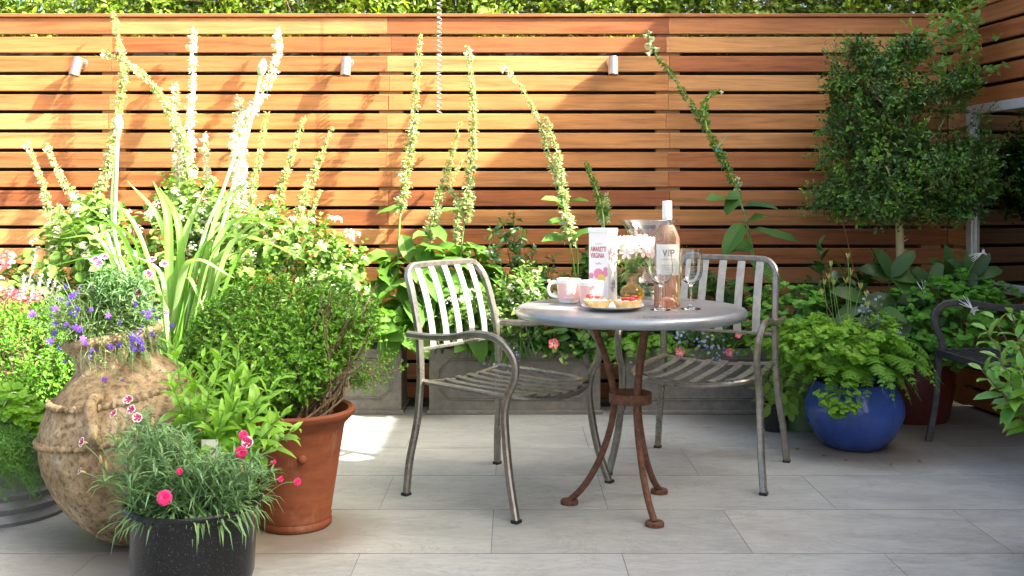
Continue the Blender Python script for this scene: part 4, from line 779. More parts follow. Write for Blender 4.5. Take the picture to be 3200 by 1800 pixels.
# ---------------------------------------------------------------- mixed leafy planting in the troughs
def leafy(label, name, clumps, mat, L, W, tpl='oval', K=6, ln=.14, stem=G_DARK, n=60, cat_='plant', flowers=None, curl=.3, group=None, upb=.6, r=.0018):
    c0 = clumps[0][0]; o = thing(name, label, cat_, (c0[0], c0[1], SOILZ), 0, group); lf, st = MB(), MB()
    for c, rr in clumps:
        lp = Lump(c, rr, 16, .25); p, d = lp.pts(n, .3, 1, .5); d = nrm(d*.7+rv(n)*.5+[0, -.1, upb]); l = ln*rng.uniform(.6, 1.3, n); sprigs(lf, p-d*l[:, None]*.5, d, l, K, L, W, st, r, tpl=tpl, curl=curl, bend=.1)
        for i in range(0, n, 9): b = np.array([c[0]+rng.uniform(-.5, .5)*rr[0], c[1], min(SOILZ, c[2]-.05)]); st.tube(cat([b, (b+p[i])/2, p[i]], 3), r*1.3, 4)
        if flowers:
            fm, k, s = flowers; q, dd = lp.pts(k, .9, 1.1)
            for a, b in zip(q, dd):
                if b[1] < .3: put('blossom', fm, o, a, face(b+[0, -.5, .6]), s*rng.uniform(.7, 1.2))
    part('leaves', lf, mat, o); part('stems', st, stem, o); return o
def petals(n, L, W, mat, tilt=.5, tpl='petal', curl=.3, eye=None):
    m = MB()
    for k in range(n): a = k*2*np.pi/n; m.leaves(np.zeros(3), (math.cos(a), math.sin(a), tilt), (0, 0, 1), L, W, tpl, curl, .12)
    me = m.data('blossom'); me.materials.append(mat)
    if eye:
        pass
    return me
WHC = MB()
for k in range(16): d = rv(1)[0]; d[2] = abs(d[2]); [WHC.leaves(d*.018, d+rv(1)[0]*.9, d, .011, .008, 'small', .2, .1) for _ in range(4)]
WHC = WHC.data('blossom'); WHC.materials.append(L_FLORW)
QQ = lambda x, y, Y: tuple(Q(x, y, Y))
leafy('sunlit pale leaved border plant with white flower clusters above the box ball', 'nicotiana', [(QQ(800, 640, 5.1), (.22, .16, .17)), (QQ(690, 600, 5.15), (.14, .14, .17)), (QQ(860, 700, 5.0), (.12, .14, .12))], L_MIX, .06, .034, n=70, flowers=(WHC, 26, .9))
leafy('tall leafy white flowered plant among the white spikes behind the strap leaves', 'tobacco_plant', [(QQ(420, 640, 5.2), (.3, .14, .22)), (QQ(560, 600, 5.2), (.2, .14, .2)), (QQ(490, 520, 5.25), (.18, .1, .16))], L_MIX, .055, .03, n=95, flowers=(WHC, 26, .9))
leafy('pale sunlit hydrangea-like bush with white flowers at the far left', 'hydrangea', [(QQ(210, 640, 5.0), (.22, .16, .2)), (QQ(60, 745, 5.0), (.22, .14, .12)), (QQ(240, 560, 5.2), (.14, .12, .12))], L_MIX, .075, .045, n=70, flowers=(WHC, 22, 1.1))
leafy('broad soft leaves filling the trough behind the jar and agapanthus', 'border_shrub', [(QQ(330, 760, 5.1), (.35, .16, .2)), (QQ(80, 850, 4.9), (.3, .16, .16)), (QQ(600, 760, 4.95), (.22, .16, .2)), (QQ(450, 860, 4.8), (.2, .14, .14))], L_MIX, .085, .045, n=80)
leafy('rosettes of big foxglove leaves around the stems left of the chair', 'foxglove_rosette', [(QQ(1010, 760, 5.4), (.22, .14, .2)), (QQ(1130, 700, 5.4), (.2, .14, .18)), (QQ(1160, 780, 5.4), (.2, .14, .16))], L_FOX, .2, .095, K=3, ln=.1, n=24, curl=.5, r=.003)
leafy('white flowered viburnum between the chair back and the table', 'viburnum', [(QQ(1320, 730, 5.2), (.13, .12, .1)), (QQ(1270, 790, 5.2), (.12, .12, .1)), (QQ(1180, 800, 5.25), (.14, .1, .14))], L_MIX, .045, .022, n=64, flowers=(WHC, 22, .75))
# dark pieris-like shrub
o = thing('pieris', 'upright dark leaved shrub with a tall central shoot behind the mugs', 'shrub', (GX(1292, 5.4), 5.4, SOILZ)); lf, st = MB(), MB()
for tip in ((1292, 530), (1265, 565), (1340, 640), (1380, 690), (1235, 640), (1350, 720), (1230, 560), (1310, 600), (1390, 640), (1255, 700), (1420, 700)):
    q = Q(*tip, 5.38+rng.uniform(-.1, .1)); a = np.array([GX(1295, 5.42)+rng.uniform(-.05, .05), 5.42, SOILZ]); P = cat([a, (a+q)/2+[0, 0, .05], q], 6); st.tube(P, [.005, .002], 6); k = len(P)
    i = rng.integers(3, k, 26); sprigs(lf, P[i], nrm(rv(26)+[0, -.2, .5]), .04, 3, .052, .021, tpl='lance', curl=.3)
part('leaves', lf, leafm('pieris_leaf', [(.07, .17, .05), (.1, .22, .06), (.06, .14, .05)], .3, .25, .55), o); part('stems', st, T_TWIG, o)
# hellebore leaves hanging over the trough
o = thing('hellebore', 'glossy palmate hellebore leaf hanging over the middle trough', 'plant', Q(1265, 850, 5.3)); lf, st = MB(), MB()
c = Q(1266, 858, 5.33); st.tube(cat([c+[0, .12, -.02], c+[0, .06, .06], c], 5), .003, 6); 
for dx, dy, l in ((-90, 45, .13), (-45, 110, .17), (0, 95, .14), (45, 75, .12), (75, 30, .1)): d = Q(1266+dx, 858+dy, 5.3)-c; lf.leaves(c, d+[0, -.02, .03], [0.1, -.75, .6], l, l*.4, 'lance', .25, .12, .05)
part('leaves', lf, L_FOX, o); part('stems', st, G_STEM, o)
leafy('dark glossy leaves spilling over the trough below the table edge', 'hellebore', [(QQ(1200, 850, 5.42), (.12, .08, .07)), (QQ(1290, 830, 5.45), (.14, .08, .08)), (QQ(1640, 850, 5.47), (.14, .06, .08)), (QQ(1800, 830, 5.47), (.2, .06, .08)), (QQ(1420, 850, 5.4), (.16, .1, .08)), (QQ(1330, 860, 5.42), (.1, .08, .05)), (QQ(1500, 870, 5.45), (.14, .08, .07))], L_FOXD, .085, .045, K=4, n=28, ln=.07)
# ferns
for lab, c, n, R, up, w_, mt in (('sunlit fern at the end of the trough beside the terracotta pot', (955, 850, 5.35), 13, .23, .17, .05, L_FERN), ('fern hanging between the two troughs under the table', (1560, 880, 5.45), 11, .22, .1, .042, L_FERN), ('fern hanging over the trough left of the shaded chair', (1640, 880, 5.42), 10, .2, .1, .042, L_FERN)):
    o = thing('fern', lab, 'fern', Q(*c), 0, 'ferns in the troughs'); lf = MB(); fern(lf, Q(*c), n, R, up, w_, (math.pi*.95, math.pi*2.05), .1, 15, 6); part('fronds', lf, mt, o)
o = thing('hosta', 'one big pale sunlit leaf beside the chair back', 'plant', Q(1000, 850, 5.35)); lf = MB()
for x, y, x2, y2, wd in ((1060, 800, 945, 815, .4), (1010, 830, 1075, 900, .5), (1000, 820, 1030, 880, .5)): a = Q(x, y, 5.38); b = Q(x2, y2, 5.2); l = np.linalg.norm(b-a); lf.leaves(a, b-a+[0, 0, .06], [0, -.4, .9], l, l*wd, 'oval', .3, .1, .05)
part('leaves', lf, L_FOX, o)
# trailing pale lobelia and petunias
LBp = petals(5, .008, .0055, L_PALEBL, .25); LBv = petals(5, .0095, .0065, L_PURPLE, .25)
def lobelia(label, c, tips, me, Y, n, spread, mat=L_LOB, name='lobelia', sz=1, rr=.0009):
    o = thing(name, label, 'plant', c); lf, st = MB(), MB(); c = np.array(c)
    for k in range(n):
        x, y = tips[rng.integers(0, len(tips))]; q = Q(x+rng.normal()*spread[0], y+rng.normal()*spread[1], Y+rng.uniform(-.1, .05)); b = c+rng.normal(size=3)*[.03, .03, .0]; mid = (b+q)/2+[0, -.02, .05+.02*rng.normal()]
        P = cat([b, mid, q], 5); st.tube(P, rr, 4); i = rng.integers(2, len(P), 8); lf.leaves(P[i], rv(8)+[0, 0, .2], rv(8), .016, .004, 'small', .3)
        if k < 95: put('flower', me, o, q+rv(1)[0]*.004, face(nrm(rv(1)[0]*.6+[0, -.9, .35])), sz*rng.uniform(.7, 1.15))
    part('leaves', lf, mat, o); part('stems', st, mat, o)
lobelia('pale blue lobelia trailing over the middle trough behind the chair arm', Q(1270, 868, 5.42), [(1240, 885), (1270, 880), (1300, 895), (1255, 900), (1290, 915), (1240, 912)], LBp, 5.36, 62, (10, 12))
lobelia('pale blue lobelia trailing over the trough behind the shaded chair seat', Q(1770, 850, 5.42), [(1700, 850), (1760, 850), (1800, 860), (1830, 880), (1800, 905), (1780, 870), (1720, 845)], LBp, 5.36, 66, (14, 10))
lobelia('pale blue lobelia behind the columbine of the blue pot', Q(2210, 850, 4.85), [(2180, 775), (2215, 790), (2240, 810), (2220, 830), (2200, 800), (2255, 850), (2190, 760)], LBp, 4.85, 64, (12, 12))
# petunias
pm = MB(); a = np.arange(40)*2*np.pi/40; fl = 1+.09*np.cos(5*a); V = [np.stack([.0*a, 0*a, 0*a-.02], 1)]
for r, z in ((.004, -.012), (.008, -.003), (.018, .002), (.027, .003), (.031, -.001)): V.append(np.stack([r*fl*np.cos(a), r*fl*np.sin(a), z+.002*np.cos(10*a)*(r/.03)], 1))
i = np.arange(240).reshape(6, 40); j = np.roll(i, -1, 1); pm.add(np.concatenate(V), [np.stack([i[:-1], j[:-1], j[1:], i[1:]], -1).reshape(-1, 4)])
tp = NT('petunia_petal'); cx_ = tp.n('ShaderNodeTexCoord').outputs['Object']; ln2 = tp.n('ShaderNodeVectorMath', operation='LENGTH'); tp.l(cx_, ln2.inputs[0])
M_PET = tp.set(tp.ramp(ln2.outputs['Value'], [(.004, (.75, .8, .3)), (.01, (.75, .5, .35)), (.016, (.8, .16, .2)), (.032, (.86, .13, .27))]), Roughness=.5)
pme = pm.data('flower'); pme.materials.append(M_PET)
def petunia(label, fls, c, Y, mat=L_MIX):
    o = thing('petunia', label, 'plant', c, 0, 'petunias in the troughs'); lf, st = MB(), MB(); c = np.array(c); k = 46
    p = c+rng.normal(size=(k, 3))*[.055, .04, .035]+[0, -.02, -.02]; lf.leaves(p, rv(k)+[0, -.4, .2], nrm(rv(k)*.4+[0, -.5, .8]), rng.uniform(.025, .045, k), .02, 'oval', .25)
    for x, y, s, dx in fls: q = Q(x, y, Y); st.tube(cat([c, (c+q)/2+[0, 0, .02], q+[0, .02, -.005]], 4), .0016, 5); put('flower', pme, o, q, face((dx, -1, .18)), s)
    part('leaves', lf, mat, o); part('stems', st, G_STEM, o)
petunia('pink petunia on the middle trough between chair seat and table leg', [(1393, 865, .92, .1)], Q(1410, 875, 5.36), 5.3)
petunia('coral pink petunia at the left end of the shaded trough', [(1711, 885, .82, .1)], Q(1740, 868, 5.42), 5.33)
petunia('group of pink petunias right of the shaded chair back', [(1836, 887, .72, .3), (1870, 792, .6, .5), (1858, 842, .62, -.6), (1885, 858, .6, .6), (1880, 812, .5, 0)], Q(1880, 850, 5.36), 5.28, L_AQUI)
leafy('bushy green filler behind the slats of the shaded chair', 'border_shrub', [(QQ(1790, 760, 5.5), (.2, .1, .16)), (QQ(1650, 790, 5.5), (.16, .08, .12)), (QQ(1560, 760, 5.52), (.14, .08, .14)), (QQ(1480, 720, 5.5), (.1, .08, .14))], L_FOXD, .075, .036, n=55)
leafy('lady mantle with yellow green sprays right of the shaded chair', 'lady_mantle', [(QQ(1975, 770, 5.0), (.16, .16, .13)), (QQ(1955, 850, 4.95), (.12, .14, .12))], L_FOXD, .02, .02, n=10)
o = bpy.data.objects['lady_mantle']; lf, st = MB(), MB(); columbine(lf, st, Q(1975, 800, 5.05), (.2, .16, .2), 120, .06); part('leaves', lf, L_AQUID, o); part('stems', st, G_STEM, o)
lf = MB()
for x, y in ((1925, 745), (1940, 700), (1960, 720), (1935, 685), (1725, 640), (1745, 665)): c = Q(x, y, 5.2); q = c+rng.normal(size=(120, 3))*.018; lf.leaves(q, rv(120), rv(120), .007, .005, 'small')
part('flower_sprays', lf, L_AQUI, o)
# ---------------------------------------------------------------- left foreground pots
# pinks (dianthus): thin curling leaves on upright stems
def pink_head(mat, rim=None, L=.013):
    m = MB()
    for ring, (n, t, s) in enumerate(((5, .25, 1), (5, .7, .8), (4, 1.6, .6)) if rim is None else ((5, .2, 1),)):
        for k in range(n): a = (k+.5*ring)*2*np.pi/n; m.leaves(np.array([0, 0, .001*ring]), (math.cos(a), math.sin(a), t), (0, 0, 1), L*s, L*.95*s, 'petal', .2, .1, .15)
    me = m.data('flower'); me.materials.append(mat)
    if rim is not None:
        m = MB()
        for k in range(5): a = k*2*np.pi/5; m.leaves(np.array([0, 0, -.0006]), (math.cos(a), math.sin(a), .2), (0, 0, 1), L*1.18, L*1.12, 'petal', .2, .1)
        m2 = m.data('rim'); bm_v = [v.co.copy() for v in m2.vertices]
        me2 = bpy.data.meshes.new('flower'); V = [v.co[:] for v in me.vertices]+[v[:] for v in bm_v]; nf = len(me.vertices)
        Fs = [list(p.vertices) for p in me.polygons]+[[i+nf for i in p.vertices] for p in m2.polygons]; k0 = len(me.polygons); me2.from_pydata(V, [], Fs); me2.materials.append(mat); me2.materials.append(rim)
        for i, p in enumerate(me2.polygons): p.material_index = 0 if i < k0 else 1
        return me2
    return me
P_HOT, P_BI = pink_head(L_HOT), pink_head(L_BURG, L_PETWH)
bdm = MB(); bdm.tube([(0, 0, 0), (0, 0, .006), (0, 0, .016), (0, 0, .022)], [.002, .004, .0038, .001], 8); BUD = bdm.data('bud'); BUD.materials.append(L_PALEY)
def dianthus(label, c, R, tops, n, Y, buds, heads, hang=0):
    o = thing('dianthus', label, 'plant', c, 0, 'pinks'); lf, st = MB(), MB(); c = np.array(c)
    for k in range(n):
        x, y = tops[rng.integers(0, len(tops))]; b = c+[R*rng.uniform(-1, 1), R*.8*rng.uniform(-1, 1), 0]; q = Q(x+rng.normal()*14, y+abs(rng.normal())*26-6, b[1]+rng.uniform(-.12, .06)); q[0] = q[0]*.72+.28*b[0]+0
        P = cat([b, b*.45+q*.55+[0, 0, .015]+rng.normal(size=3)*.006, q], 6); st.tube(P, [.0017, .001], 5); kk = 17; t = rng.uniform(.05, 1, kk)*(len(P)-1); i = t.astype(int); d = nrm(rv(kk)*[1, 1, .3]+[0, 0, .75]); l = rng.uniform(.035, .068, kk)
        lf.leaves(P[i], d, nrm(np.array([0, 0, 1])+rv(kk)*.3), l, .0068, 'lance', rng.uniform(.2, 1.1, kk), .2)
    kk = n*3; b = c+np.stack([R*1.02*rng.uniform(-1, 1, kk), R*.85*rng.uniform(-1, 1, kk), rng.uniform(-.005, .03, kk)], 1); lf.leaves(b, nrm((b-c)*[8, 8, 0]+rv(kk)*.5+[0, -.1, .45]), [0, 0, 1], rng.uniform(.04, .085, kk), .0075, 'lance', rng.uniform(.4, 1.3, kk), .2)
    for x, y, yy, me, s, d in heads:
        q = Q(x, y, yy); b = c+[(q[0]-c[0])*.55, (q[1]-c[1])*.5, 0]; P = cat([b, b*.4+q*.6+[0, 0, .02], q], 6); st.tube(P, .0012, 5); put('flower', me, o, q, face(d), s); put('bud', BUD, o, q-nrm(d)*.018, face(d), .8)
    for x, y, yy in buds: q = Q(x, y, yy); b = c+[(q[0]-c[0])*.55, 0, 0]; st.tube(cat([b, b*.4+q*.6, q], 5), .0012, 5); put('bud', BUD, o, q, face((rng.uniform(-.3, .3), -.1, 1)), 1)
    part('leaves', lf, L_PINKS, o); part('stems', st, L_PINKS, o); return o
fr = (0, -1, .35)
dianthus('blue green pinks with hot pink and burgundy flowers in the black glazed pot', (GX(487, 2.77), 2.77, .29), .15, [(x, y-32) for x, y in [(230, 1170), (260, 1120), (300, 1080), (340, 1090), (380, 1100), (420, 1110), (330, 1050), (460, 1170), (500, 1180), (550, 1180), (600, 1190), (650, 1170), (690, 1220), (220, 1230), (270, 1070), (700, 1200), (520, 1150)]], 120, 2.75,
    [(345, 1095, 2.7), (300, 1115, 2.72), (327, 985, 2.75), (385, 1070, 2.7), (270, 1180, 2.68), (255, 1165, 2.7), (610, 1190, 2.66), (240, 1105, 2.72)],
    [(414, 1252, 2.56, P_HOT, 1.55, fr), (452, 1186, 2.62, P_HOT, .7, (.1, -1, .7)), (607, 1138, 2.75, P_HOT, 1.4, (0, -1, .1)), (622, 1112, 2.78, P_BI, 1.1, (.5, -1, .3)), (612, 1095, 2.78, P_HOT, 1.1, (.5, -.7, .4)), (748, 1212, 2.75, P_HOT, .85, (.8, -.8, .2)), (706, 1206, 2.76, P_HOT, .7, (.9, -.7, .2)), (690, 1162, 2.8, P_HOT, .5, (.9, -.7, .2)), (205, 1112, 2.72, P_BI, .9, (-.6, -.7, .3)), (322, 1005, 2.75, P_BI, .9, (0, -.8, .7)), (345, 1050, 2.72, P_BI, .9, (.5, -.7, .4)), (330, 1030, 2.72, P_BI, .9, (-.3, -.8, .5)), (285, 1040, 2.74, P_BI, .9, (-.5, -.6, .6)), (200, 1185, 2.68, P_BI, .6, (-.7, -.6, .4))])
jt = np.array(Rj @ Vector((0, 0, .635)))
dianthus('blue green pinks with white edged burgundy flowers in the clay jar', jt+[.015, .0, 0], .09, [(240, 700), (270, 690), (300, 690), (330, 700), (360, 700), (390, 720), (400, 760), (225, 740), (250, 670), (310, 670), (380, 690), (215, 780), (400, 800)], 185, 3.46, [(300, 705, 3.4), (372, 705, 3.4)],
    [(238, 652, 3.42, P_BI, 1.1, (-.1, -.6, .8)), (262, 645, 3.45, P_BI, 1.0, (.2, -.5, .8)), (248, 662, 3.4, P_BI, 1.0, (.3, -.8, .4)), (382, 652, 3.45, P_BI, 1.0, (.1, -.5, .9)), (412, 664, 3.43, P_BI, 1.0, (.2, -.6, .8)), (372, 690, 3.42, P_BI, 1.1, (.2, -.9, .3)), (350, 738, 3.34, P_BI, 1.35, fr), (290, 722, 3.4, P_BI, .9, (-.4, -.7, .5)), (300, 762, 3.36, P_BI, .9, (.3, -.7, .4)), (285, 690, 3.42, P_BI, .8, (.1, -.7, .5)), (235, 732, 3.38, P_BI, .9, (-.2, -.8, .4))])
lobelia('violet lobelia spilling over the rim of the clay jar', jt+[-.03, -.06, .005], [(110, 800), (130, 840), (160, 780), (190, 760), (200, 820), (240, 830), (260, 800), (300, 850), (320, 780), (150, 870), (210, 880), (250, 900), (280, 940), (340, 880), (230, 930), (180, 840), (290, 830), (120, 760), (350, 850), (160, 740), (380, 800), (270, 870)], LBv, 3.3, 270, (20, 22), sz=1.12)
for _ in range(1):
    o = bpy.data.objects['lobelia.003']; o2 = MB()
    for k in range(130): x, y = rng.uniform(90, 390), rng.uniform(740, 950); q = Q(x, y, 3.28+rng.uniform(-.06, .12)); b = jt+[-.03, -.05, 0]+rng.normal(size=3)*[.05, .03, .003]; o2.tube(cat([b, (b+q)/2+[0, -.03, .05], q], 5), .0009, 4)
    part('fine_stems', o2, L_LOB, o)
# lime-leaved shrub (daphne-like)
def whorl(label, name, c, stems, mat, L, W, stem_mat, n=16, Yj=.06, K=9, curl=.35, low=.35, tpl='lance', red=None):
    o = thing(name, label, 'shrub', c); lf, st, rd = MB(), MB(), MB(); c = np.array(c)
    for tip in stems:
        q = Q(tip[0], tip[1], tip[2]); b = c+rng.normal(size=3)*[.012, .012, 0]; P = cat([b, b*.5+q*.5+[0, 0, .03]+rng.normal(size=3)*.012, q], 9); st.tube(P, [.0042, .0022], 6)
        if red is not None: rd.tube(P[:8], .0052, 6)
        k = len(P); N = int(n*rng.uniform(.85, 1.2)); t = np.linspace(low, 1, N)*(k-1); i = t.astype(int); T = nrm(P[np.minimum(i+1, k-1)]-P[np.maximum(i-1, 0)]); ph = np.arange(N)*2.4+rng.uniform(0, 6); e = perp(T*1.0); e2 = np.cross(T, e[0]); e1 = np.cross(e2, T)
        r = nrm(e1)*np.cos(ph)[:, None]+nrm(e2)*np.sin(ph)[:, None]; u = (t/(k-1)-low)/(1-low); d = nrm(r*(1-.45*u[:, None])+T*(.25+.7*u[:, None])+rng.normal(size=(N, 3))*.12); s = rng.uniform(.75, 1.1, N)*(1-.45*u**3)
        lf.leaves(P[i], d, T*.8+np.array([0, -.15, .4]), L*s, W*s, tpl, curl*rng.uniform(.3, 1.4, N), .14)
    part('leaves', lf, mat, o); part('stems', st, stem_mat, o)
    if red is not None: part('old_wood', rd, red, o)
    return o
whorl('lime green leafed shrub between the jar and the terracotta pot', 'daphne', (-.93, 3.12, .19), [(437, 862, 3.05), (470, 930, 3.1), (510, 900, 3.2), (560, 858, 3.2), (600, 870, 3.15), (530, 960, 3.0), (660, 985, 3.0), (640, 920, 3.1), (700, 955, 3.05), (600, 1000, 2.95), (720, 1040, 3.0), (690, 1070, 2.9), (560, 1040, 2.92), (480, 1010, 3.0), (430, 960, 2.98), (650, 1040, 2.95), (740, 1080, 3.02), (620, 1110, 2.95), (590, 940, 3.05)], L_DAPH, .1, .03, G_STEM, 20, red=T_RED)
m = MB(); q = Q(528, 1130, 2.95); m.box(q-[.024, .002, .035], q+[.024, .0, .028], .001); m.box((q[0]-.007, q[1]-.002, q[2]-.12), (q[0]+.007, q[1], q[2]-.0355), .001); solo('plant_label', m, M_PAPER, 'pale plastic plant tag stuck among the lime leaved stems', 'tag')
# feathery trailing fern in the grey pot
o = thing('asparagus_fern', 'feathery trailing green plant over the grey ribbed pot', 'plant', (-1.8, 3.65, .3)); lf, st = MB(), MB()
for k in range(150):
    a = np.array([-1.78+rng.uniform(-.16, .16), 3.62+rng.uniform(-.1, .08), .32]); x, y = rng.uniform(-20, 110), rng.uniform(1090, 1340)*.45+rng.uniform(1080, 1240)*.55; q = Q(x, y, 3.35+rng.uniform(-.06, .1)); P = cat([a, a+[rng.uniform(-.03, .03), -.1, .05], (a+q)/2+[0, -.08, .02], q], 5); st.tube(P, .0009, 4)
    i = np.repeat(np.arange(4, len(P)), 7); lf.leaves(P[i]+rng.normal(size=(len(i), 3))*.006, rv(len(i))+[0, 0, -.2], rv(len(i)), rng.uniform(.01, .022, len(i)), .0022, 'small', .1)
part('leaves', lf, L_ASP, o); part('stems', st, L_ASP, o)
o = thing('vine_tendril', 'pale green tendrils with toothed leaves over the grey pot rim', 'plant', Q(40, 1060, 3.5)); lf, st = MB(), MB()
for a, b in (((0, 1080), (100, 1035)), ((20, 1075), (130, 1060)), ((0, 1040), (60, 1000)), ((30, 1090), (115, 1085))):
    P = cat([Q(*a, 3.5), Q((a[0]+b[0])/2, min(a[1], b[1])-12, 3.46), Q(*b, 3.48)], 6); st.tube(P, .0022, 5); p = P[rng.integers(2, len(P), 9)]; trefoil(lf, p, rv(9)*[1, 1, .4], nrm(rv(9)*.3+[0, -.4, .9]), .06)
part('leaves', lf, L_AQUI, o); part('stems', st, G_PALE, o)
# lavender and bright bedding at far left
LAV = leafm('lavender_bud', [(.6, .55, .7), (.75, .72, .75)], .6, .3)
o = thing('lavender', 'pale sunlit lavender spikes behind the left box bush', 'plant', Q(70, 800, 4.6)); lf, st = MB(), MB()
for x, y, x2, y2 in ((90, 640, 60, 760), (60, 690, 50, 780), (105, 690, 80, 790), (82, 720, 70, 800), (125, 700, 100, 800), (150, 720, 120, 800), (140, 705, 110, 800)):
    a, b = Q(x2, y2, 4.6), Q(x, y, 4.55); st.tube([a, b], .002, 5); t = rng.uniform(.0, 1, 60); q = b-nrm(b-a)*.09*t[:, None]; lf = MB(); lf.leaves(q, rv(60)+[0, 0, .4], rv(60), .011, .007, 'small'); part('flower_spike', lf, LAV, o)
part('stems', st, G_PALE, o)
o = thing('geranium', 'pink and white sunlit geranium at the left frame edge', 'plant', Q(30, 780, 4.7)); lf = MB(); p, d = Lump(Q(20, 790, 4.75), (.22, .15, .14), 10).pts(120, .4); lf.leaves(p, rv(120), [0, -.3, 1], .05, .05, 'oval', .2); part('leaves', lf, L_MIX, o)
gm = MB()
for k in range(14): d = rv(1)[0]; d[2] = abs(d[2]); [gm.leaves(d*.025, d*.5+rv(1)[0], d, .02, .016, 'petal', .2) for _ in range(4)]
gme = gm.data('flower_head'); gme.materials.append(leafm('salmon_petal', [(.85, .3, .35), (.85, .5, .5), (.8, .2, .25)], .5, .3, tint=(1, .9, .9)))
for x, y in ((20, 735), (50, 745), (75, 760), (95, 745), (10, 765), (35, 770), (15, 655), (60, 780)): put('flower_head', gme, o, Q(x, y, 4.6), face((rng.uniform(-.4, .4), -.8, .5)), rng.uniform(.8, 1.3))

# ---------------------------------------------------------------- right side planting
bc = np.array([1.566, 4.69, .29]); o = thing('columbine', 'lime green columbine with dry seed heads in the blue pot', 'plant', bc); lf, st, sd = MB(), MB(), MB()
columbine(lf, st, bc+[-.04, 0, .19], (.27, .2, .12), 170, .058); columbine(lf, st, Q(2110, 985, 4.42), (.075, .05, .1), 26, .056); columbine(lf, st, Q(2090, 870, 4.5), (.2, .12, .1), 70, .058); columbine(lf, st, Q(1985, 860, 4.7), (.12, .12, .1), 40, .056)
for x, y in ((2085, 690), (2073, 705), (2097, 705), (2140, 680), (2133, 640), (2090, 660), (2165, 715), (2180, 735), (2182, 760), (2068, 730), (2128, 700)):
    q = Q(x, y+12, 4.6); b = bc+[rng.uniform(-.07, .05)-.02, -.03, 0]; st.tube(cat([b, (b+q)/2+rng.normal(size=3)*.012, q], 5), .0017, 5)
    sd = MB()
    for k in range(5): d = nrm(np.array([math.cos(k*1.26)*.28, math.sin(k*1.26)*.28, 1])); sd.leaves(q, d, rv(1), .034, .008, 'lance', -.2, .3)
    part('seed_head', sd, L_PALEY, o)
part('leaves', lf, L_AQUI, o); part('stems', st, G_STEM, o)
o = thing('fern', 'dark fern arching all round the rim of the blue pot', 'fern', bc, 0, 'ferns in the troughs'); lf = MB(); fern(lf, bc+[0, -.03, .02], 34, .4, .2, .056, (0, 2*np.pi), .04, 17, 7); fern(lf, bc+[0, -.05, .02], 9, .3, .1, .05, (math.pi, math.pi*2), .1, 17, 7); part('fronds', lf, L_FERN, o)
o = thing('yellow_fern', 'yellowing fern hanging over the green pot', 'fern', (1.44, 5.0, .25)); lf = MB(); fern(lf, (1.42, 4.98, .27), 9, .22, .12, .06, (math.pi*.9, math.pi*1.8), .16, 14, 6); part('fronds', lf, L_FERNY, o)
k = 30; lf = MB(); p = Q(1995, 990, 4.85)+rng.normal(size=(k, 3))*[.05, .03, .03]; lf.leaves(p, rv(k)*[.5, .5, .2]+[0, -.3, -.7], [0, -1, .3], .075, .035, 'oval', .2); part('leaves', lf, L_FERNY, o)
o = thing('variegated_hosta', 'small leafy plant in the black nursery pot', 'plant', (1.29, 5.02, .12)); lf, st = MB(), MB(); k = 34; p = np.array([1.29, 5.0, .14])+rng.normal(size=(k, 3))*[.05, .04, .06]+[0, 0, .06]; lf.leaves(p, rv(k)*[1, 1, .3]+[0, -.2, .2], [0, -.4, 1], .075, .035, 'oval', .3); [st.tube([(1.29, 5.02, .12), q], .0015, 4) for q in p]; part('leaves', lf, L_MIX, o); part('stems', st, G_PALE, o)
# columbines behind, by the bench
o = thing('columbine', 'mid green columbine with white spurred flowers behind the bench arm', 'plant', (2.13, 5.1, .33)); lf, st = MB(), MB()
columbine(lf, st, (2.18, 5.05, .55), (.36, .22, .23), 260, .058); columbine(lf, st, Q(2330, 740, 5.2), (.22, .12, .1), 80, .058); columbine(lf, st, Q(2480, 760, 5.0), (.18, .1, .1), 50, .055)
part('leaves', lf, L_AQUID, o)
sp = MB()
for k in range(5):
    a = k*1.257; sp.leaves(np.zeros(3), (math.cos(a), math.sin(a), .55), (0, 0, 1), .024, .011, 'lance', -.2, .2); sp.leaves(np.zeros(3), (math.cos(a+.6), math.sin(a+.6), 1.1), (0, 0, 1), .016, .01, 'petal'); sp.tube(cat([(0, 0, 0), (math.cos(a+.6)*.008, math.sin(a+.6)*.008, -.02), (math.cos(a+.6)*.016, math.sin(a+.6)*.016, -.045)], 3), [.0022, .0006], 5)
spm = sp.data('flower'); spm.materials.append(L_PETWH)
for x, y, Y, d, s in ((2470, 637, 4.95, (.9, -.3, .5), 1.25), (2445, 775, 4.72, (.3, -.8, -.5), 1.5), (2325, 735, 5.0, (.1, -.5, -.85), 1.3)):
    q = Q(x, y, Y); put('flower', spm, o, q, face(d), s); b = np.array([2.15, 5.05, .5]); st.tube(cat([b, (b+q)/2+[0, 0, .05], q-nrm(d)*.02], 6), .0016, 5)
part('stems', st, G_STEM, o)
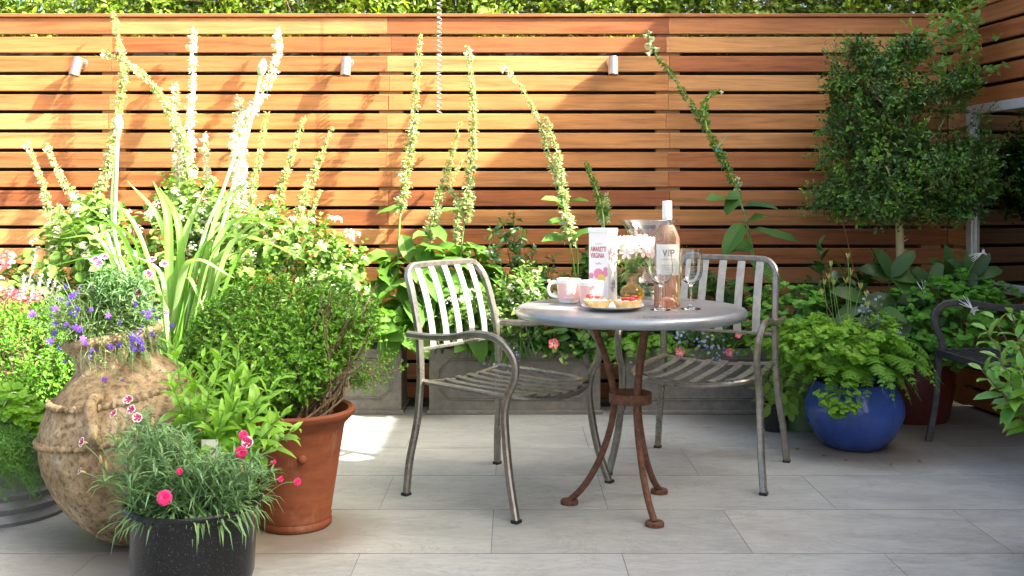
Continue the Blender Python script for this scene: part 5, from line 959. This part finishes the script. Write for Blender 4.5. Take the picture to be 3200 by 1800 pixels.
# hellebores and camellia under the tree
def hell(label, specs):
    o = thing('hellebore', label, 'plant', Q(*specs[0][:2], specs[0][2]), 0, 'hellebores'); lf, st = MB(), MB()
    for x, y, Y, L, nl, a0, a1 in specs:
        c = Q(x, y, Y); st.tube(cat([c+[0, .05, -.3], c+[0, .04, -.1], c], 4), .003, 5)
        for k in range(nl): a = math.radians(a0+(a1-a0)*k/max(nl-1, 1)); d = np.array([math.cos(a), -.35, math.sin(a)]); lf.leaves(c, d, nrm([rng.uniform(-.2, .2), -.8, .55]), L*rng.uniform(.85, 1.1), L*.42, 'oval', rng.uniform(.2, .8), .12, .06)
    part('leaves', lf, L_HELL, o); part('stems', st, G_DARK, o)
hell('dark hellebore with upright fingered leaves left of the tree trunk', [(2240, 700, 5.1, .19, 5, -30, 150), (2180, 760, 5.0, .18, 5, 150, 350), (2255, 760, 5.05, .2, 5, 160, 380), (2150, 800, 4.95, .16, 4, 190, 340), (2290, 800, 5.0, .18, 4, 180, 330)])
hell('dark hellebore with mottled upright leaves between trunk and mirror', [(2385, 700, 5.15, .17, 5, 10, 170), (2440, 700, 5.1, .16, 5, -10, 130), (2340, 725, 5.1, .16, 5, 30, 210), (2430, 760, 5.05, .16, 4, -40, 80), (2380, 780, 5.0, .15, 5, 180, 350)])
whorl('glossy dark camellia shoot in front of the fence, left of the hellebores', 'camellia', (GX(2100, 5.25), 5.25, .33), [(2062, 618, 5.2), (2130, 650, 5.2), (2190, 680, 5.2), (2100, 700, 5.1), (2150, 720, 5.15), (2060, 730, 5.15), (2210, 640, 5.25)], L_CAM, .125, .05, T_TWIG, 13, low=.45, tpl='oval')
o = thing('arum', 'broad blue green arrow shaped leaf beside the pale lobelia', 'plant', Q(2240, 800, 4.9)); lf = MB(); lf.leaves(Q(2215, 782, 4.92), Q(2300, 800, 4.8)-Q(2215, 782, 4.92), [-.1, -.6, .8], .14, .085, 'heart', .3, .1); lf.leaves(Q(2200, 800, 4.92), Q(2260, 850, 4.8)-Q(2200, 800, 4.92), [-.1, -.6, .8], .12, .06, 'heart', .3, .1); lf.tube(cat([Q(2215, 782, 4.92), Q(2205, 850, 4.95), Q(2205, 920, 4.95)], 4), .003, 5); part('leaves', lf, L_FOXD, o)
leafy('low dark foliage filling behind the blue pot', 'border_shrub', [(QQ(2060, 800, 5.3), (.2, .1, .2)), (QQ(2230, 880, 5.1), (.2, .1, .14)), (QQ(2000, 960, 5.3), (.14, .08, .14))], L_FOXD, .08, .035, n=50)
# foreground camellia at the right edge
whorl('glossy light green camellia branch in front of the bench', 'camellia', (1.66, 3.05, .25), [(2480, 830, 3.1), (2500, 800, 3.15), (2545, 790, 3.1), (2560, 850, 3.05), (2470, 930, 3.0), (2510, 900, 3.0), (2540, 960, 2.98), (2570, 930, 2.95), (2590, 800, 3.1), (2600, 880, 3.0)], L_CAMN, .1, .042, T_TWIG, 12, low=.5, curl=.5, tpl='oval')
pot('terracotta_pot', 'terracotta pot of the foreground camellia, just outside the frame', 1.72, 3.05, [(0, 0), (.11, 0), (.14, .22), (.155, .225), (.158, .27), (.145, .27), (.12, .2), (0, .2)], M_TERRA2, (.135, .25))
# honeysuckle in the corner
o = thing('honeysuckle', 'twining honeysuckle with orange runners climbing the corner above the tree', 'vine', Q(2200, 690, 5.35)); lf, st = MB(), MB()
runs = [[(2150, 690), (2120, 560), (2078, 450), (2062, 380), (2085, 310), (2110, 250)], [(2240, 200), (2330, 170), (2420, 140), (2440, 60)], [(2220, 250), (2340, 215), (2430, 190), (2445, 90)], [(2300, 130), (2360, 110), (2440, 110)], [(2350, 80), (2400, 40), (2460, 0)], [(2400, 200), (2450, 130), (2420, 60)], [(2330, 100), (2280, 130), (2230, 160)], [(2440, 150), (2450, 220), (2400, 260)]]
for k, r_ in enumerate(runs):
    P = cat([Q(x, y, 5.3+(.25 if k == 0 else rng.uniform(-.05, .2))) for x, y in r_], 8); st.tube(P, .0028, 5); N = 20 if k else 22; i = rng.integers(int(len(P)*(.45 if k == 0 else 0)), len(P), N); q = P[i]+rng.normal(size=(N, 3))*.02
    for s in (-1, 1): lf.leaves(q, nrm(rv(N)+[s*.6, -.3, .1]), nrm(rv(N)*.3+[0, -.5, .8]), rng.uniform(.035, .06, N), .026, 'oval', .2)
for x, y, k in ((2370, 60, 12), (2420, 100, 14), (2460, 160, 12), (2330, 90, 9), (2440, 40, 14), (2350, 160, 10), (2280, 190, 8)):
    q = Q(x, y, 5.3)+rng.normal(size=(k, 3))*[.07, .06, .06]; sprigs(lf, q, rv(k)+[0, -.2, .2], .08, 4, .045, .024, st, .0013, tpl='oval')
part('leaves', lf, L_VINE, o); part('stems', st, T_VINE, o)
m = MB(); m.tube([Q(1832, 336, 5.3), Q(1800, 378, 5.3)], .0016, 5); m.tube([Q(1800, 378, 5.3), Q(1826, 383, 5.3)], .0014, 5); m.tube(np.stack([Q(1803, 380, 5.3)[0]+.01*np.cos(np.linspace(0, 6.28, 13)), Q(1803, 380, 5.3)[1]+.01*np.sin(np.linspace(0, 6.28, 13)), np.full(13, Q(1803, 380, 5.3)[2])], 1), .0014, 4); solo('garden_twine', m, plain('teal_twine', (.03, .33, .33), rough=.7), 'loose teal twine tying the shaded leaning foxglove', 'twine')

# a few fallen leaves on the damp paving round the blue pot
fm = MB(); fm.leaves(np.zeros(3), (1, 0, .05), (0, 0, 1), .03, .014, 'oval', .15, .3); fme = fm.data('fallen_leaf'); fme.materials.append(leafm('dry_leaf', [(.16, .1, .03), (.2, .14, .04)], .7, .1))
for x, y, a in ((1.36, 4.5, .4), (1.45, 4.42, 2.0), (1.62, 4.36, 3.9), (1.75, 4.42, 5.2), (1.86, 4.55, 1.2), (1.3, 4.62, 2.8)):
    o = bpy.data.objects.new('fallen_leaf', fme); COL.objects.link(o); o.location = (x, y, .004); o.rotation_euler = (0, 0, a); o.scale = (.8, .8, .8)
    tag(o, 'small dry fallen leaf on the damp paving around the blue pot', 'leaf', 'fallen leaves by the blue pot')
